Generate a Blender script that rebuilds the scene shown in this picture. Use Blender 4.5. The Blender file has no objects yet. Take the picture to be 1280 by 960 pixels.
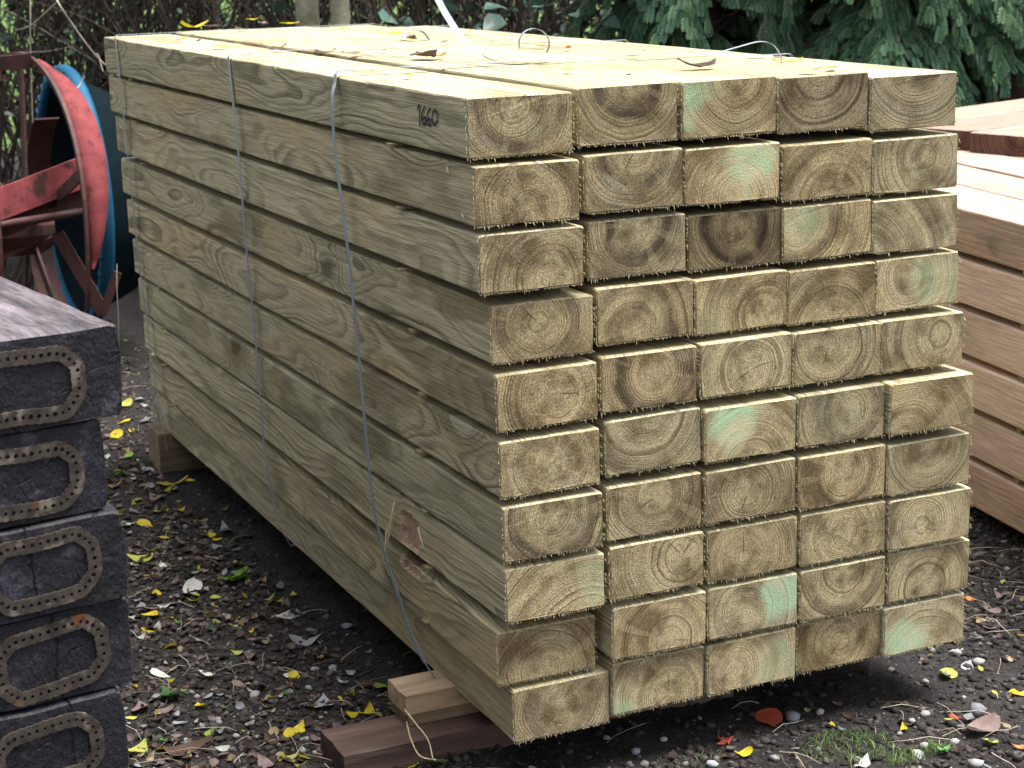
import bpy, bmesh, math, random
import numpy as np
from mathutils import Vector, Matrix, noise as mnoise

random.seed(7)
RNG = np.random.default_rng(11)
scene = bpy.context.scene
COL = scene.collection

# ------------------------------------------------------------------ camera
CAM = np.array([-1.24279, -2.76145, 1.40881])
YAW, PITCH, ROLL, FPX = 0.434351, -0.241225, -0.0234973, 2279.32
cy, sy, cp, sp, cr, sr = math.cos(YAW), math.sin(YAW), math.cos(PITCH), math.sin(PITCH), math.cos(ROLL), math.sin(ROLL)
FWD = np.array([sy*cp, cy*cp, sp]); _r = np.array([cy, -sy, 0.0]); _u = np.cross(_r, FWD)
RGT = cr*_r + sr*_u; UPV = -sr*_r + cr*_u
cam_data = bpy.data.cameras.new('camera'); cam = bpy.data.objects.new('camera', cam_data); COL.objects.link(cam)
cam_data.sensor_width = 36.0; cam_data.lens = 36.0*FPX/1280.0
cam_data.clip_start = 0.05; cam_data.clip_end = 800.0
cam.matrix_world = Matrix(((RGT[0], UPV[0], -FWD[0], CAM[0]), (RGT[1], UPV[1], -FWD[1], CAM[1]), (RGT[2], UPV[2], -FWD[2], CAM[2]), (0, 0, 0, 1)))
cam_data.dof.use_dof = True; cam_data.dof.focus_distance = 3.35; cam_data.dof.aperture_fstop = 10.0
scene.camera = cam
scene.cycles.use_adaptive_sampling = True; scene.cycles.adaptive_threshold = 0.02; scene.cycles.max_bounces = 5; scene.cycles.diffuse_bounces = 3; scene.cycles.glossy_bounces = 2; scene.cycles.transmission_bounces = 3; scene.cycles.caustics_reflective = False; scene.cycles.caustics_refractive = False

# ------------------------------------------------------------------ sky, sun, exposure
TO_SUN = Vector((0.75, -0.22, 0.0)).normalized()
SUN_EL = math.radians(74)
sun_dir = Vector((TO_SUN.x*math.cos(SUN_EL), TO_SUN.y*math.cos(SUN_EL), math.sin(SUN_EL)))
world = bpy.data.worlds.new('World'); scene.world = world; world.use_nodes = True
wn, wl = world.node_tree.nodes, world.node_tree.links
wn.clear()
sky = wn.new('ShaderNodeTexSky'); sky.sky_type = 'NISHITA'; sky.sun_disc = False
sky.sun_elevation = SUN_EL; sky.sun_rotation = math.atan2(TO_SUN.x, TO_SUN.y)
sky.air_density = 1.0; sky.dust_density = 4.0; sky.ozone_density = 1.0
hs = wn.new('ShaderNodeHueSaturation'); hs.inputs['Saturation'].default_value = 0.25     # a grey overcast day
bg = wn.new('ShaderNodeBackground'); bg.inputs['Strength'].default_value = 0.05
wo = wn.new('ShaderNodeOutputWorld')
wl.new(sky.outputs[0], hs.inputs['Color']); wl.new(hs.outputs[0], bg.inputs['Color']); wl.new(bg.outputs[0], wo.inputs[0])
sun_d = bpy.data.lights.new('sun', 'SUN'); sun_d.energy = 1.5; sun_d.angle = math.radians(35); sun_d.color = (1.0, 0.975, 0.935)
sun = bpy.data.objects.new('sun', sun_d); COL.objects.link(sun)
sun.rotation_euler = (-sun_dir).to_track_quat('-Z', 'Y').to_euler(); sun.location = (4, -3, 9)
vs = scene.view_settings
scene.display_settings.display_device = 'sRGB'
vs.view_transform = 'Standard'; vs.look = 'None'; vs.exposure = 2.5; vs.gamma = 1.0; vs.use_curve_mapping = False

GZ = -0.112       # ground level

# ------------------------------------------------------------------ pixel helpers (photograph 1280 x 960)
def ray(px, py):
    return RGT*((px-640)/FPX) - UPV*((py-480)/FPX) + FWD
def on_plane(px, py, axis, val):
    d = ray(px, py); t = (val-CAM[axis])/d[axis]
    return Vector(CAM + t*d)
def at_depth(px, py, depth):
    return Vector(CAM + depth*ray(px, py))

# ------------------------------------------------------------------ object helpers
def tag(o, label=None, cat=None, group=None, kind=None):
    if label: o['label'] = label
    if cat: o['category'] = cat
    if group: o['group'] = group
    if kind: o['kind'] = kind
    return o
def new_mesh(name, verts, faces, mats=None, smooth=False, mat_idx=None):
    me = bpy.data.meshes.new(name)
    me.from_pydata([tuple(v) for v in verts], [], [tuple(f) for f in faces])
    for m in (mats if isinstance(mats, (list, tuple)) else [mats]):
        if m: me.materials.append(m)
    if smooth: me.polygons.foreach_set('use_smooth', [True]*len(me.polygons))
    if mat_idx is not None: me.polygons.foreach_set('material_index', mat_idx)
    me.update()
    return me
def link(name, me, parent=None, loc=None, rot=None):
    o = bpy.data.objects.new(name, me); COL.objects.link(o)
    if parent: o.parent = parent
    if loc is not None: o.location = loc
    if rot is not None: o.rotation_euler = rot
    return o
def empty(name, loc=(0, 0, 0), rot=(0, 0, 0)):
    o = bpy.data.objects.new(name, None); COL.objects.link(o); o.location = loc; o.rotation_euler = rot
    o.empty_display_size = 0.1
    return o
def np_mesh(name, V, F, mats, smooth=False, mat_idx=None, col=None):
    """big meshes: V (n,3), F (m,3 or 4) numpy"""
    me = bpy.data.meshes.new(name)
    V = np.asarray(V, dtype=np.float32); F = np.asarray(F, dtype=np.int32); k = F.shape[1]
    me.vertices.add(len(V)); me.vertices.foreach_set('co', V.ravel())
    me.loops.add(F.size); me.loops.foreach_set('vertex_index', F.ravel())
    me.polygons.add(len(F)); me.polygons.foreach_set('loop_start', np.arange(0, F.size, k, dtype=np.int32))
    me.polygons.foreach_set('loop_total', np.full(len(F), k, dtype=np.int32))
    for m in (mats if isinstance(mats, (list, tuple)) else [mats]): me.materials.append(m)
    if mat_idx is not None: me.polygons.foreach_set('material_index', np.asarray(mat_idx, dtype=np.int32))
    if smooth: me.polygons.foreach_set('use_smooth', np.ones(len(F), dtype=bool))
    me.update(calc_edges=True)
    if col is not None:
        a = me.color_attributes.new('tint', 'FLOAT_COLOR', 'POINT')
        c = np.ones((len(V), 4), dtype=np.float32); c[:, :3] = col; a.data.foreach_set('color', c.ravel())
    return me
class Batch:
    """collects vertices / faces / tints of many small pieces for one mesh"""
    def __init__(s): s.V = []; s.F = []; s.C = []; s.n = 0
    def add(s, V, F, c=(1, 1, 1)):
        V = np.asarray(V, dtype=float); F = np.asarray(F, dtype=int)
        s.V.append(V); s.F.append(F+s.n); s.C.append(np.tile(np.asarray(c, float), (len(V), 1))); s.n += len(V)
    def mesh(s, name, mat, smooth=False):
        return np_mesh(name, np.concatenate(s.V), np.concatenate(s.F), mat, smooth, None, np.concatenate(s.C))
def tube(path, rad, sides=5, cap=True):
    path = [Vector(p) for p in path]; n = len(path)
    rad = rad if isinstance(rad, (list, tuple, np.ndarray)) else [rad]*n
    V = []; F = []; up = Vector((0.31, 0.17, 0.93))
    for i, p in enumerate(path):
        t = (path[min(i+1, n-1)]-path[max(i-1, 0)]).normalized()
        a = t.cross(up)
        if a.length < 1e-4: a = t.cross(Vector((1, 0, 0)))
        a.normalize(); b = t.cross(a)
        for k in range(sides):
            an = 2*math.pi*k/sides
            V.append(p+(a*math.cos(an)+b*math.sin(an))*rad[i])
    for i in range(n-1):
        for k in range(sides):
            k2 = (k+1) % sides
            F.append((i*sides+k, i*sides+k2, (i+1)*sides+k2, (i+1)*sides+k))
    return V, F
def box(cx, cy_, cz, sx, sy_, sz, bev=0.0):
    bm = bmesh.new(); bmesh.ops.create_cube(bm, size=1.0)
    for v in bm.verts: v.co = Vector((v.co.x*sx+cx, v.co.y*sy_+cy_, v.co.z*sz+cz))
    if bev > 0: bmesh.ops.bevel(bm, geom=bm.edges[:], offset=bev, segments=2, affect='EDGES', profile=0.6)
    return bm
def bm_obj(name, bm, mat, parent=None, loc=None, rot=None, smooth=False):
    me = bpy.data.meshes.new(name); bm.to_mesh(me); bm.free(); me.materials.append(mat)
    if smooth: me.polygons.foreach_set('use_smooth', [True]*len(me.polygons))
    return link(name, me, parent, loc, rot)
def smoothpath(pts, n=8):
    """Catmull-Rom through pts"""
    P = [Vector(p) for p in pts]; P = [P[0]*2-P[1]]+P+[P[-1]*2-P[-2]]; out = []
    for i in range(1, len(P)-2):
        for k in range(n):
            t = k/n
            out.append(0.5*((2*P[i])+(P[i+1]-P[i-1])*t+(2*P[i-1]-5*P[i]+4*P[i+1]-P[i+2])*t*t+(3*P[i]-P[i-1]-3*P[i+1]+P[i+2])*t**3))
    out.append(P[-2]); return out

# ------------------------------------------------------------------ node helpers
class NT:
    def __init__(s, name):
        s.m = bpy.data.materials.new(name); s.m.use_nodes = True
        s.t = s.m.node_tree; s.N = s.t.nodes; s.L = s.t.links; s.N.clear()
        s.out = s.N.new('ShaderNodeOutputMaterial'); s.b = s.N.new('ShaderNodeBsdfPrincipled')
        s.L.new(s.b.outputs[0], s.out.inputs[0])
        s.b.inputs['Specular IOR Level'].default_value = 0.3
    def put(s, sock, v):
        if isinstance(v, bpy.types.NodeSocket): s.L.new(v, sock)
        elif v is not None:
            if sock.type in ('RGBA',) and len(v) == 3: v = (*v, 1)
            sock.default_value = v
    def math(s, op, a, b=None, c=None, clamp=False):
        n = s.N.new('ShaderNodeMath'); n.operation = op; n.use_clamp = clamp
        for i, v in enumerate((a, b, c)):
            if v is not None: s.put(n.inputs[i], v)
        return n.outputs[0]
    def vmath(s, op, a, b=None, out=0):
        n = s.N.new('ShaderNodeVectorMath'); n.operation = op
        s.put(n.inputs[0], a)
        if b is not None: s.put(n.inputs[1], b)
        return n.outputs[out]
    def mix(s, f, a, b, mode='MIX'):
        n = s.N.new('ShaderNodeMix'); n.data_type = 'RGBA'; n.blend_type = mode; n.clamp_factor = True
        s.put(n.inputs[0], f); s.put(n.inputs[6], a); s.put(n.inputs[7], b)
        return n.outputs[2]
    def sep(s, v):
        n = s.N.new('ShaderNodeSeparateXYZ'); s.put(n.inputs[0], v); return n.outputs
    def comb(s, x, y, z):
        n = s.N.new('ShaderNodeCombineXYZ')
        for i, v in enumerate((x, y, z)): s.put(n.inputs[i], v)
        return n.outputs[0]
    def noise(s, vec, scale, detail=2, rough=0.5, dist=0.0, dim='3D', out='Fac'):
        n = s.N.new('ShaderNodeTexNoise'); n.noise_dimensions = dim
        if dim == '1D': s.put(n.inputs['W'], vec)
        else: s.put(n.inputs['Vector'], vec)
        n.inputs['Scale'].default_value = scale; n.inputs['Detail'].default_value = detail
        n.inputs['Roughness'].default_value = rough; n.inputs['Distortion'].default_value = dist
        return n.outputs[out]
    def voro(s, vec, scale, feature='F1', out='Distance', rnd=1.0):
        n = s.N.new('ShaderNodeTexVoronoi'); n.feature = feature; s.put(n.inputs['Vector'], vec)
        n.inputs['Scale'].default_value = scale; n.inputs['Randomness'].default_value = rnd
        return n.outputs[out]
    def step(s, v, a, b, c=0.0, d=1.0):
        n = s.N.new('ShaderNodeMapRange'); n.interpolation_type = 'SMOOTHSTEP'
        s.put(n.inputs[0], v)
        for i, x in enumerate((a, b, c, d)): s.put(n.inputs[i+1], x)
        return n.outputs[0]
    def lin(s, v, a, b, c=0.0, d=1.0):
        n = s.N.new('ShaderNodeMapRange'); s.put(n.inputs[0], v)
        for i, x in enumerate((a, b, c, d)): s.put(n.inputs[i+1], x)
        return n.outputs[0]
    def coord(s, which='Object'):
        return s.N.new('ShaderNodeTexCoord').outputs[which]
    def attr(s, name, typ='OBJECT', out='Fac'):
        n = s.N.new('ShaderNodeAttribute'); n.attribute_type = typ; n.attribute_name = name; return n.outputs[out]
    def rand(s): return s.N.new('ShaderNodeObjectInfo').outputs['Random']
    def bump(s, h, strength=0.5, dist=0.002, nrm=None):
        n = s.N.new('ShaderNodeBump'); n.inputs['Strength'].default_value = strength; n.inputs['Distance'].default_value = dist
        s.put(n.inputs['Height'], h)
        if nrm is not None: s.L.new(nrm, n.inputs['Normal'])
        return n.outputs[0]
    def set(s, **k):
        names = {'color': 'Base Color', 'rough': 'Roughness', 'normal': 'Normal', 'metal': 'Metallic', 'spec': 'Specular IOR Level', 'trans': 'Transmission Weight'}
        for a, v in k.items(): s.put(s.b.inputs[names[a]], v)
        return s.m

def rings_of(n, x, z, seed, sv, P, dx, dz, warp, extra, ringf):
    wv = n.noise(n.vmath('MULTIPLY', n.vmath('ADD', P, sv), (1, 0.22, 1)), 16.0, 1, 0.5, out='Color')
    wv = n.sep(n.vmath('SUBTRACT', wv, (0.5, 0.5, 0.5)))
    qx = n.math('ADD', n.math('SUBTRACT', x, n.attr('pith_x')), n.math('MULTIPLY', wv[0], warp))
    qz = n.math('ADD', n.math('SUBTRACT', z, n.attr('pith_z')), n.math('MULTIPLY', wv[2], warp))
    if dx is not None: qx = n.math('SUBTRACT', qx, dx); qz = n.math('SUBTRACT', qz, dz)
    r0 = n.math('SQRT', n.math('ADD', n.math('MULTIPLY', qx, qx), n.math('MULTIPLY', qz, qz)))
    r = n.math('ADD', r0, extra) if extra is not None else r0
    rr = n.math('ADD', r, n.math('MULTIPLY', n.noise(n.math('ADD', n.math('MULTIPLY', r0, 26.0), seed), 1.0, 1, dim='1D'), 0.045))
    t = n.math('MULTIPLY', rr, ringf); fr = n.math('FRACT', t)
    ring = n.math('MULTIPLY', n.step(fr, 0.25, 0.86), n.step(fr, 1.0, 0.9))
    yr = n.noise(n.math('FLOOR', t), 0.37, 0, dim='1D')      # some years are stronger
    return r0, n.math('MULTIPLY', n.math('MULTIPLY', ring, n.step(r0, 0.004, 0.03, 0.2, 1.0)), n.lin(yr, 0.3, 0.7, 0.35, 1.0)), qx, qz
def wood_base(name):
    n = NT(name); P = n.coord('Object'); x, y, z = n.sep(P)[:3]; seed = n.attr('seed')
    sv = n.comb(seed, n.math('MULTIPLY', seed, 1.7), n.math('MULTIPLY', seed, 0.6))
    return n, P, x, y, z, seed, sv, n.vmath('ADD', P, sv)
def wood_finish(n, col):
    tone = n.attr('tone'); col = n.mix(1.0, col, n.comb(tone, tone, tone), 'MULTIPLY')
    return n.mix(1.0, col, n.mix(n.rand(), (1.03, 1.0, 0.90), (0.95, 1.0, 0.98)), 'MULTIPLY')
def wood_side(name, early, late, ringf=185.0, damp=(0.10, 0.085, 0.045), patch=(0.33, 0.26, 0.13), ringside=0.75, knot_dark=(0.10, 0.075, 0.04), rough=0.7, fresh=False):
    """long faces: growth rings round a pith that wanders along the length, pushed aside by knots.
    per-object properties: pith_x, pith_z (m), seed, tone"""
    n, P, x, y, z, seed, sv, Ps = wood_base(name)
    yw = n.math('ADD', n.math('MULTIPLY', y, 1.1), n.math('MULTIPLY', seed, 3.1))
    fade = n.math('MULTIPLY', n.step(y, 0.0, 0.25), 0.075)
    dx = n.math('MULTIPLY', n.math('SUBTRACT', n.noise(yw, 1.0, 1, dim='1D'), 0.5), fade)
    dz = n.math('MULTIPLY', n.math('SUBTRACT', n.noise(n.math('ADD', yw, 40.0), 1.0, 1, dim='1D'), 0.5), fade)
    kd = n.voro(n.vmath('MULTIPLY', Ps, (3.2, 1.9, 3.2)), 1.0)
    kf = n.math('MULTIPLY', n.math('EXPONENT', n.math('MULTIPLY', n.math('MULTIPLY', kd, kd), -26.0)), 0.05)
    r0, ring, qx, qz = rings_of(n, x, z, seed, sv, P, dx, dz, 0.022, kf, ringf)
    fib = n.noise(n.vmath('MULTIPLY', Ps, (260, 7, 260)), 1.0, 2, 0.6)
    fuzz = n.noise(n.vmath('MULTIPLY', Ps, (420, 110, 420)), 1.0, 1, 0.6)
    big = n.noise(n.vmath('MULTIPLY', Ps, (6, 1.6, 6)), 1.0, 3, 0.6, out='Color'); bs = n.sep(big)
    c = n.mix(n.math('MULTIPLY', ring, n.lin(bs[2], 0.35, 0.65, ringside*0.5, ringside)), early, late)
    c = n.mix(n.step(bs[0], 0.50, 0.66, 0, 0.6), c, patch)
    c = n.mix(n.step(bs[1], 0.55, 0.62, 0, 0.6), c, damp)
    c = n.mix(n.math('MULTIPLY', n.math('MULTIPLY', n.step(kd, 0.30, 0.13), n.step(bs[0], 0.40, 0.55)), 0.55), c, damp)
    c = n.mix(n.math('MULTIPLY', n.step(kd, 0.125, 0.10), 0.75), c, n.mix(n.step(bs[2], 0.45, 0.55), knot_dark, n.mix(0.5, early, (0.5, 0.52, 0.42))))
    c = n.mix(1.0, c, n.mix(n.lin(fib, 0.3, 0.7), (0.68, 0.68, 0.67), (1.26, 1.26, 1.26)), 'MULTIPLY')
    speck = n.math('MULTIPLY', n.step(fuzz, 0.62, 0.72), n.step(bs[2], 0.48, 0.6))
    c = n.mix(n.math('MULTIPLY', speck, 0.4), c, n.mix(0.5, early, (0.7, 0.66, 0.55)))
    c = wood_finish(n, c)
    if fresh:
        fz = n.noise(n.vmath('MULTIPLY', Ps, (120, 120, 420)), 1.0, 3, 0.7)
        c = n.mix(n.attr('fresh', 'GEOMETRY'), c, n.mix(n.lin(fz, 0.3, 0.7), (0.30, 0.16, 0.09), (0.74, 0.54, 0.42)))
    h = n.math('ADD', fib, n.math('MULTIPLY', fuzz, 0.9))
    return n.set(color=c, rough=0.85, normal=n.bump(h, rough, 0.002), spec=0.2)
def wood_end(name, end_light, end_dark, end_band, ringf=185.0, rough=0.9):
    """sawn ends: rings, dark heart ring, drying checks, saw streaks, green preservative stain.
    per-object properties: pith_x, pith_z, seed, band_r (m), band_s, tone, green, green_x, green_z"""
    n, P, x, y, z, seed, sv, Ps = wood_base(name)
    r0, ring, qx, qz = rings_of(n, x, z, seed, sv, P, None, None, 0.013, None, ringf)
    sx_ = n.math('ADD', n.math('MULTIPLY', x, 0.5), n.math('MULTIPLY', z, 0.87))
    sz_ = n.math('SUBTRACT', n.math('MULTIPLY', z, 0.5), n.math('MULTIPLY', x, 0.87))
    streak = n.noise(n.comb(n.math('ADD', n.math('MULTIPLY', sx_, 150), n.math('MULTIPLY', seed, 9)), seed, n.math('MULTIPLY', sz_, 480)), 1.0, 2, 0.65)
    grit = n.noise(Ps, 400.0, 2, 0.7)
    rs_ = n.math('MAXIMUM', r0, 0.004)
    pol = n.comb(n.math('ADD', n.math('MULTIPLY', r0, 30.0), seed), n.math('ADD', n.math('MULTIPLY', n.math('DIVIDE', qx, rs_), 0.75), n.math('MULTIPLY', seed, 2.3)), n.math('MULTIPLY', n.math('DIVIDE', qz, rs_), 0.75))
    ebc = n.sep(n.noise(pol, 1.0, 3, 0.55, out='Color')); eb = ebc[0]
    iso = n.noise(n.vmath('MULTIPLY', Ps, (11, 0, 11)), 1.0, 2, 0.5)
    c = n.mix(n.step(n.math('ADD', n.math('MULTIPLY', eb, 0.5), n.math('MULTIPLY', iso, 0.5)), 0.36, 0.60), end_dark, end_light)
    bw = n.math('SUBTRACT', n.math('ADD', r0, n.math('MULTIPLY', n.math('SUBTRACT', iso, 0.5), 0.04)), n.attr('band_r'))
    band = n.math('MULTIPLY', n.math('MULTIPLY', n.step(bw, -0.030, 0.0), n.step(bw, 0.012, 0.002)), n.attr('band_s'))
    band = n.math('MULTIPLY', band, n.step(iso, 0.38, 0.55, 0.35, 1.0))
    c = n.mix(n.math('MULTIPLY', band, 0.85), c, end_band)
    c = n.mix(n.math('MULTIPLY', n.step(r0, 0.028, 0.0), 0.5), c, end_light)
    c = n.mix(n.step(ebc[2], 0.56, 0.70, 0, 0.5), c, n.mix(0.5, end_light, (0.55, 0.52, 0.42)))
    ang = n.math('ARCTAN2', qz, qx)
    chk = n.math('MULTIPLY', n.step(n.noise(n.math('ADD', n.math('MULTIPLY', ang, 2.6), seed), 1.0, 0, dim='1D'), 0.66, 0.70), n.step(r0, 0.012, 0.045))
    c = n.mix(n.math('MULTIPLY', chk, 0.3), c, end_light)
    c = n.mix(n.math('MULTIPLY', ring, n.lin(iso, 0.35, 0.65, 0.5, 1.0)), c, n.mix(1.0, c, (0.30, 0.26, 0.22), 'MULTIPLY'))
    sp_ = n.math('ADD', n.math('MULTIPLY', streak, 0.5), n.math('MULTIPLY', grit, 0.5))
    c = n.mix(1.0, c, n.mix(n.lin(sp_, 0.34, 0.66), (0.50, 0.48, 0.46), (1.45, 1.45, 1.45)), 'MULTIPLY')
    for ka, kr in ((2.4, 0.31), (5.1, 0.57)):
        a0 = n.math('MULTIPLY', seed, ka); ca, sa = n.math('COSINE', a0), n.math('SINE', a0)
        along = n.math('ADD', n.math('MULTIPLY', qx, ca), n.math('MULTIPLY', qz, sa))
        off_ = n.math('ABSOLUTE', n.math('ADD', n.math('SUBTRACT', n.math('MULTIPLY', qx, sa), n.math('MULTIPLY', qz, ca)), n.math('MULTIPLY', n.math('SUBTRACT', streak, 0.5), 0.003)))
        on_ = n.math('GREATER_THAN', n.math('FRACT', n.math('MULTIPLY', seed, kr)), 0.66)
        ln_ = n.math('MULTIPLY', n.step(along, 0.004, 0.008), n.step(along, 0.05, 0.03))
        c = n.mix(n.math('MULTIPLY', n.math('MULTIPLY', n.step(off_, 0.0014, 0.0004), ln_), n.math('MULTIPLY', on_, 0.75)), c, (0.03, 0.022, 0.016))
    gx_ = n.math('SUBTRACT', x, n.attr('green_x')); gz_ = n.math('SUBTRACT', z, n.attr('green_z'))
    gd = n.math('SQRT', n.math('ADD', n.math('MULTIPLY', gx_, gx_), n.math('MULTIPLY', gz_, gz_)))
    gd = n.math('ADD', gd, n.math('MULTIPLY', n.math('ADD', n.math('MULTIPLY', n.math('SUBTRACT', iso, 0.5), 0.13), n.math('MULTIPLY', n.math('SUBTRACT', streak, 0.5), 0.05)), 1.0))
    gr = n.attr('green'); gm = n.math('MULTIPLY', n.step(gd, 0.066, 0.028), gr)
    c = n.mix(n.math('MULTIPLY', gm, n.lin(ring, 0, 1, 0.9, 0.55)), c, n.mix(n.step(ebc[2], 0.38, 0.6), (0.64, 0.62, 0.42), (0.46, 0.65, 0.42)))
    c = wood_finish(n, c)
    h = n.math('ADD', streak, n.math('MULTIPLY', grit, 1.1))
    return n.set(color=c, rough=0.9, normal=n.bump(h, rough, 0.0014), spec=0.15)

def simple(name, color, rough=0.7, metal=0.0, var=0.25, scale=30.0, bump=0.0, bdist=0.002, spec=0.3, color2=None, c2_lo=0.5, c2_hi=0.65, coord='Object', tint=False, trans=0.0, stretch=None):
    n = NT(name); P = n.coord(coord)
    if stretch: P = n.vmath('MULTIPLY', P, stretch)
    f = n.noise(P, scale, 4, 0.6)
    base = n.attr('tint', 'GEOMETRY', 'Color') if tint else color
    if tint: base = n.mix(1.0, base, color, 'MULTIPLY')
    c = n.mix(1.0, base, n.mix(n.lin(f, 0.25, 0.75), (1-var,)*3, (1+var,)*3), 'MULTIPLY')
    if color2: c = n.mix(n.step(n.noise(n.vmath('ADD', P, (5, 3, 8)), scale*0.6, 5, 0.65), c2_lo, c2_hi), c, color2)
    k = dict(color=c, rough=rough, metal=metal, spec=spec)
    if bump: k['normal'] = n.bump(n.noise(P, scale*3, 4, 0.6), bump, bdist)
    n.set(**k)
    if trans:        # thin leaves let some light through
        tr = n.N.new('ShaderNodeBsdfTranslucent'); n.L.new(c, tr.inputs['Color'])
        mx = n.N.new('ShaderNodeMixShader'); mx.inputs[0].default_value = trans
        n.L.new(n.b.outputs[0], mx.inputs[1]); n.L.new(tr.outputs[0], mx.inputs[2]); n.L.new(mx.outputs[0], n.out.inputs[0])
    return n.m

M = {}
PINE_SIDE = dict(early=(0.525, 0.462, 0.318), late=(0.120, 0.098, 0.058), patch=(0.55, 0.435, 0.245), damp=(0.21, 0.178, 0.108), ringf=125.0, ringside=0.95)
M['pine'] = wood_side('treated_pine', **PINE_SIDE)
M['pine_torn'] = wood_side('treated_pine_torn', fresh=True, **PINE_SIDE)
M['pine_end'] = wood_end('treated_pine_end', (0.56, 0.455, 0.285), (0.20, 0.148, 0.084), (0.062, 0.043, 0.035), ringf=175.0)
M['oak'] = wood_side('fresh_oak', (0.78, 0.57, 0.49), (0.58, 0.385, 0.32), ringf=60, patch=(0.76, 0.51, 0.38), damp=(0.58, 0.40, 0.33), ringside=0.45, knot_dark=(0.12, 0.06, 0.03), rough=0.35)
M['oak_end'] = wood_end('fresh_oak_end', (0.34, 0.19, 0.15), (0.20, 0.10, 0.085), (0.12, 0.06, 0.05), ringf=90)
M['fibre'] = simple('torn_fibre', (0.55, 0.46, 0.29), 0.9, var=0.4, scale=200)
M['splinter'] = simple('pale_splinter', (0.78, 0.66, 0.42), 0.8, var=0.2, scale=60)
M['band'] = simple('grey_plastic_band', (0.30, 0.345, 0.40), 0.42, var=0.12, scale=50, spec=0.5)
M['ink'] = simple('violet_black_ink', (0.012, 0.008, 0.03), 0.6, var=0.1)
M['paper'] = simple('white_paper', (0.75, 0.74, 0.80), 0.7, var=0.05)
M['lath'] = simple('spacer_wood', (0.30, 0.235, 0.14), 0.85, var=0.35, scale=60, bump=0.4)

# ------------------------------------------------------------------ ground, lawn beyond
def ground_h(x, y):
    h = 0.016*mnoise.noise(Vector((x*1.1, y*1.1, 3.0)))+0.010*mnoise.noise(Vector((x*4, y*4, 1.0)))+0.007*mnoise.noise(Vector((x*13, y*13, 5.0)))+0.0055*mnoise.noise(Vector((x*37, y*37, 8.0)))
    return GZ+h-0.006
def axis_pts(lo, hi, step, far):
    mid = np.arange(lo, hi, step); a = []; s = step
    p = hi
    while p < far: a.append(p); s *= 1.25; p += s
    b = []; s = step; p = lo-step
    while p > -far: b.append(p); s *= 1.25; p -= s
    return np.concatenate([b[::-1], mid, a, [far]])
gx = axis_pts(-2.2, 3.0, 0.016, 320.0); gy = axis_pts(-0.9, 4.6, 0.018, 320.0)
GX, GY = np.meshgrid(gx, gy, indexing='xy')
GH = np.array([ground_h(a, b) for a, b in zip(GX.ravel(), GY.ravel())])
gV = np.stack([GX.ravel(), GY.ravel(), GH], -1)
nx, ny = len(gx), len(gy)
ii, jj = np.meshgrid(np.arange(nx-1), np.arange(ny-1), indexing='xy'); b0 = (jj*nx+ii).ravel()
gF = np.stack([b0, b0+1, b0+nx+1, b0+nx], -1)
n = NT('soil'); P = n.coord('Object')
a1 = n.noise(P, 6, 3, 0.6); a2 = n.noise(P, 55, 3, 0.7); a3 = n.noise(P, 260, 2, 0.7)
c = n.mix(n.lin(a1, 0.3, 0.7), (0.011, 0.010, 0.010), (0.028, 0.0245, 0.024))
c = n.mix(n.step(a2, 0.48, 0.66, 0, 0.8), c, (0.055, 0.046, 0.043))
c = n.mix(n.step(a3, 0.62, 0.70, 0, 0.7), c, (0.15, 0.135, 0.13))
lawn = n.step(n.sep(P)[1], 11.0, 12.5)
c = n.mix(lawn, c, n.mix(n.lin(n.noise(P, 3, 4), 0.3, 0.7), (0.06, 0.12, 0.025), (0.12, 0.19, 0.05)))
hh = n.math('ADD', n.math('MULTIPLY', a2, 1.0), n.math('MULTIPLY', a3, 0.6))
n.set(color=c, rough=0.9, normal=n.bump(hh, 1.0, 0.012), spec=0.25); M['soil'] = n.m
ground = link('ground', np_mesh('ground', gV, gF, M['soil'], True)); tag(ground, kind='structure')
tag(ground, 'dark damp soil of the timber yard with lawn beyond the hedge', 'ground')

# ------------------------------------------------------------------ the pack of fifty treated pine sleepers
W, HH, GAP, LEN = 0.2, 0.10348, 0.01309, 2.584
OFF = [[[-.0333, .0032, .001], [-.0227, .0206, .0057], [-.0215, .02, .0047], [-.0177, .0319, .0006], [-.0216, .0304, -.0093]],
 [[-.029, -.0092, .0051], [-.0162, .0122, .0069], [-.0143, .0178, .0025], [-.0163, .0177, -.0046], [-.0168, .0239, -.0095]],
 [[-.0235, -.0104, .007], [-.0078, .0169, .0068], [-.0075, .0232, .0001], [-.0136, .0181, -.0009], [-.0173, .0196, -.0056]],
 [[-.0009, -.002, -.0004], [.0018, .0062, .0066], [.0004, .011, .0016], [-.0063, .0115, -.0024], [-.0089, .0186, -.0015]],
 [[.0016, -.0104, -.0025], [.0036, -.0037, .0021], [.0025, -.004, .0033], [.002, .0012, -.0007], [-.0034, .0061, -.0017]],
 [[.0034, -.0138, -.0047], [.0101, -.0068, .0028], [.0083, -.012, -.0019], [.0052, -.0117, -.0017], [.0038, -.0196, -.0033]],
 [[.0045, -.0194, -.0044], [.0097, -.0115, -.0014], [.0083, -.0138, -.0017], [.008, -.015, -.0041], [.0045, -.0169, -.0077]],
 [[.008, -.0156, -.0033], [.0116, -.0152, .0032], [.0142, -.0125, -.0006], [.0131, -.0142, -.0017], [.0108, -.0179, -.0018]],
 [[.0016, .0117, -.0133], [.0173, -.0131, .0019], [.0154, -.0125, .0024], [.0149, -.0149, .0042], [.017, -.0118, .0028]],
 [[.028, .0065, -.0028], [.0204, -.0017, .0049], [.017, -.0094, .0064], [.0195, .0009, .0047], [.0119, -.0101, .0063]]]
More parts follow.
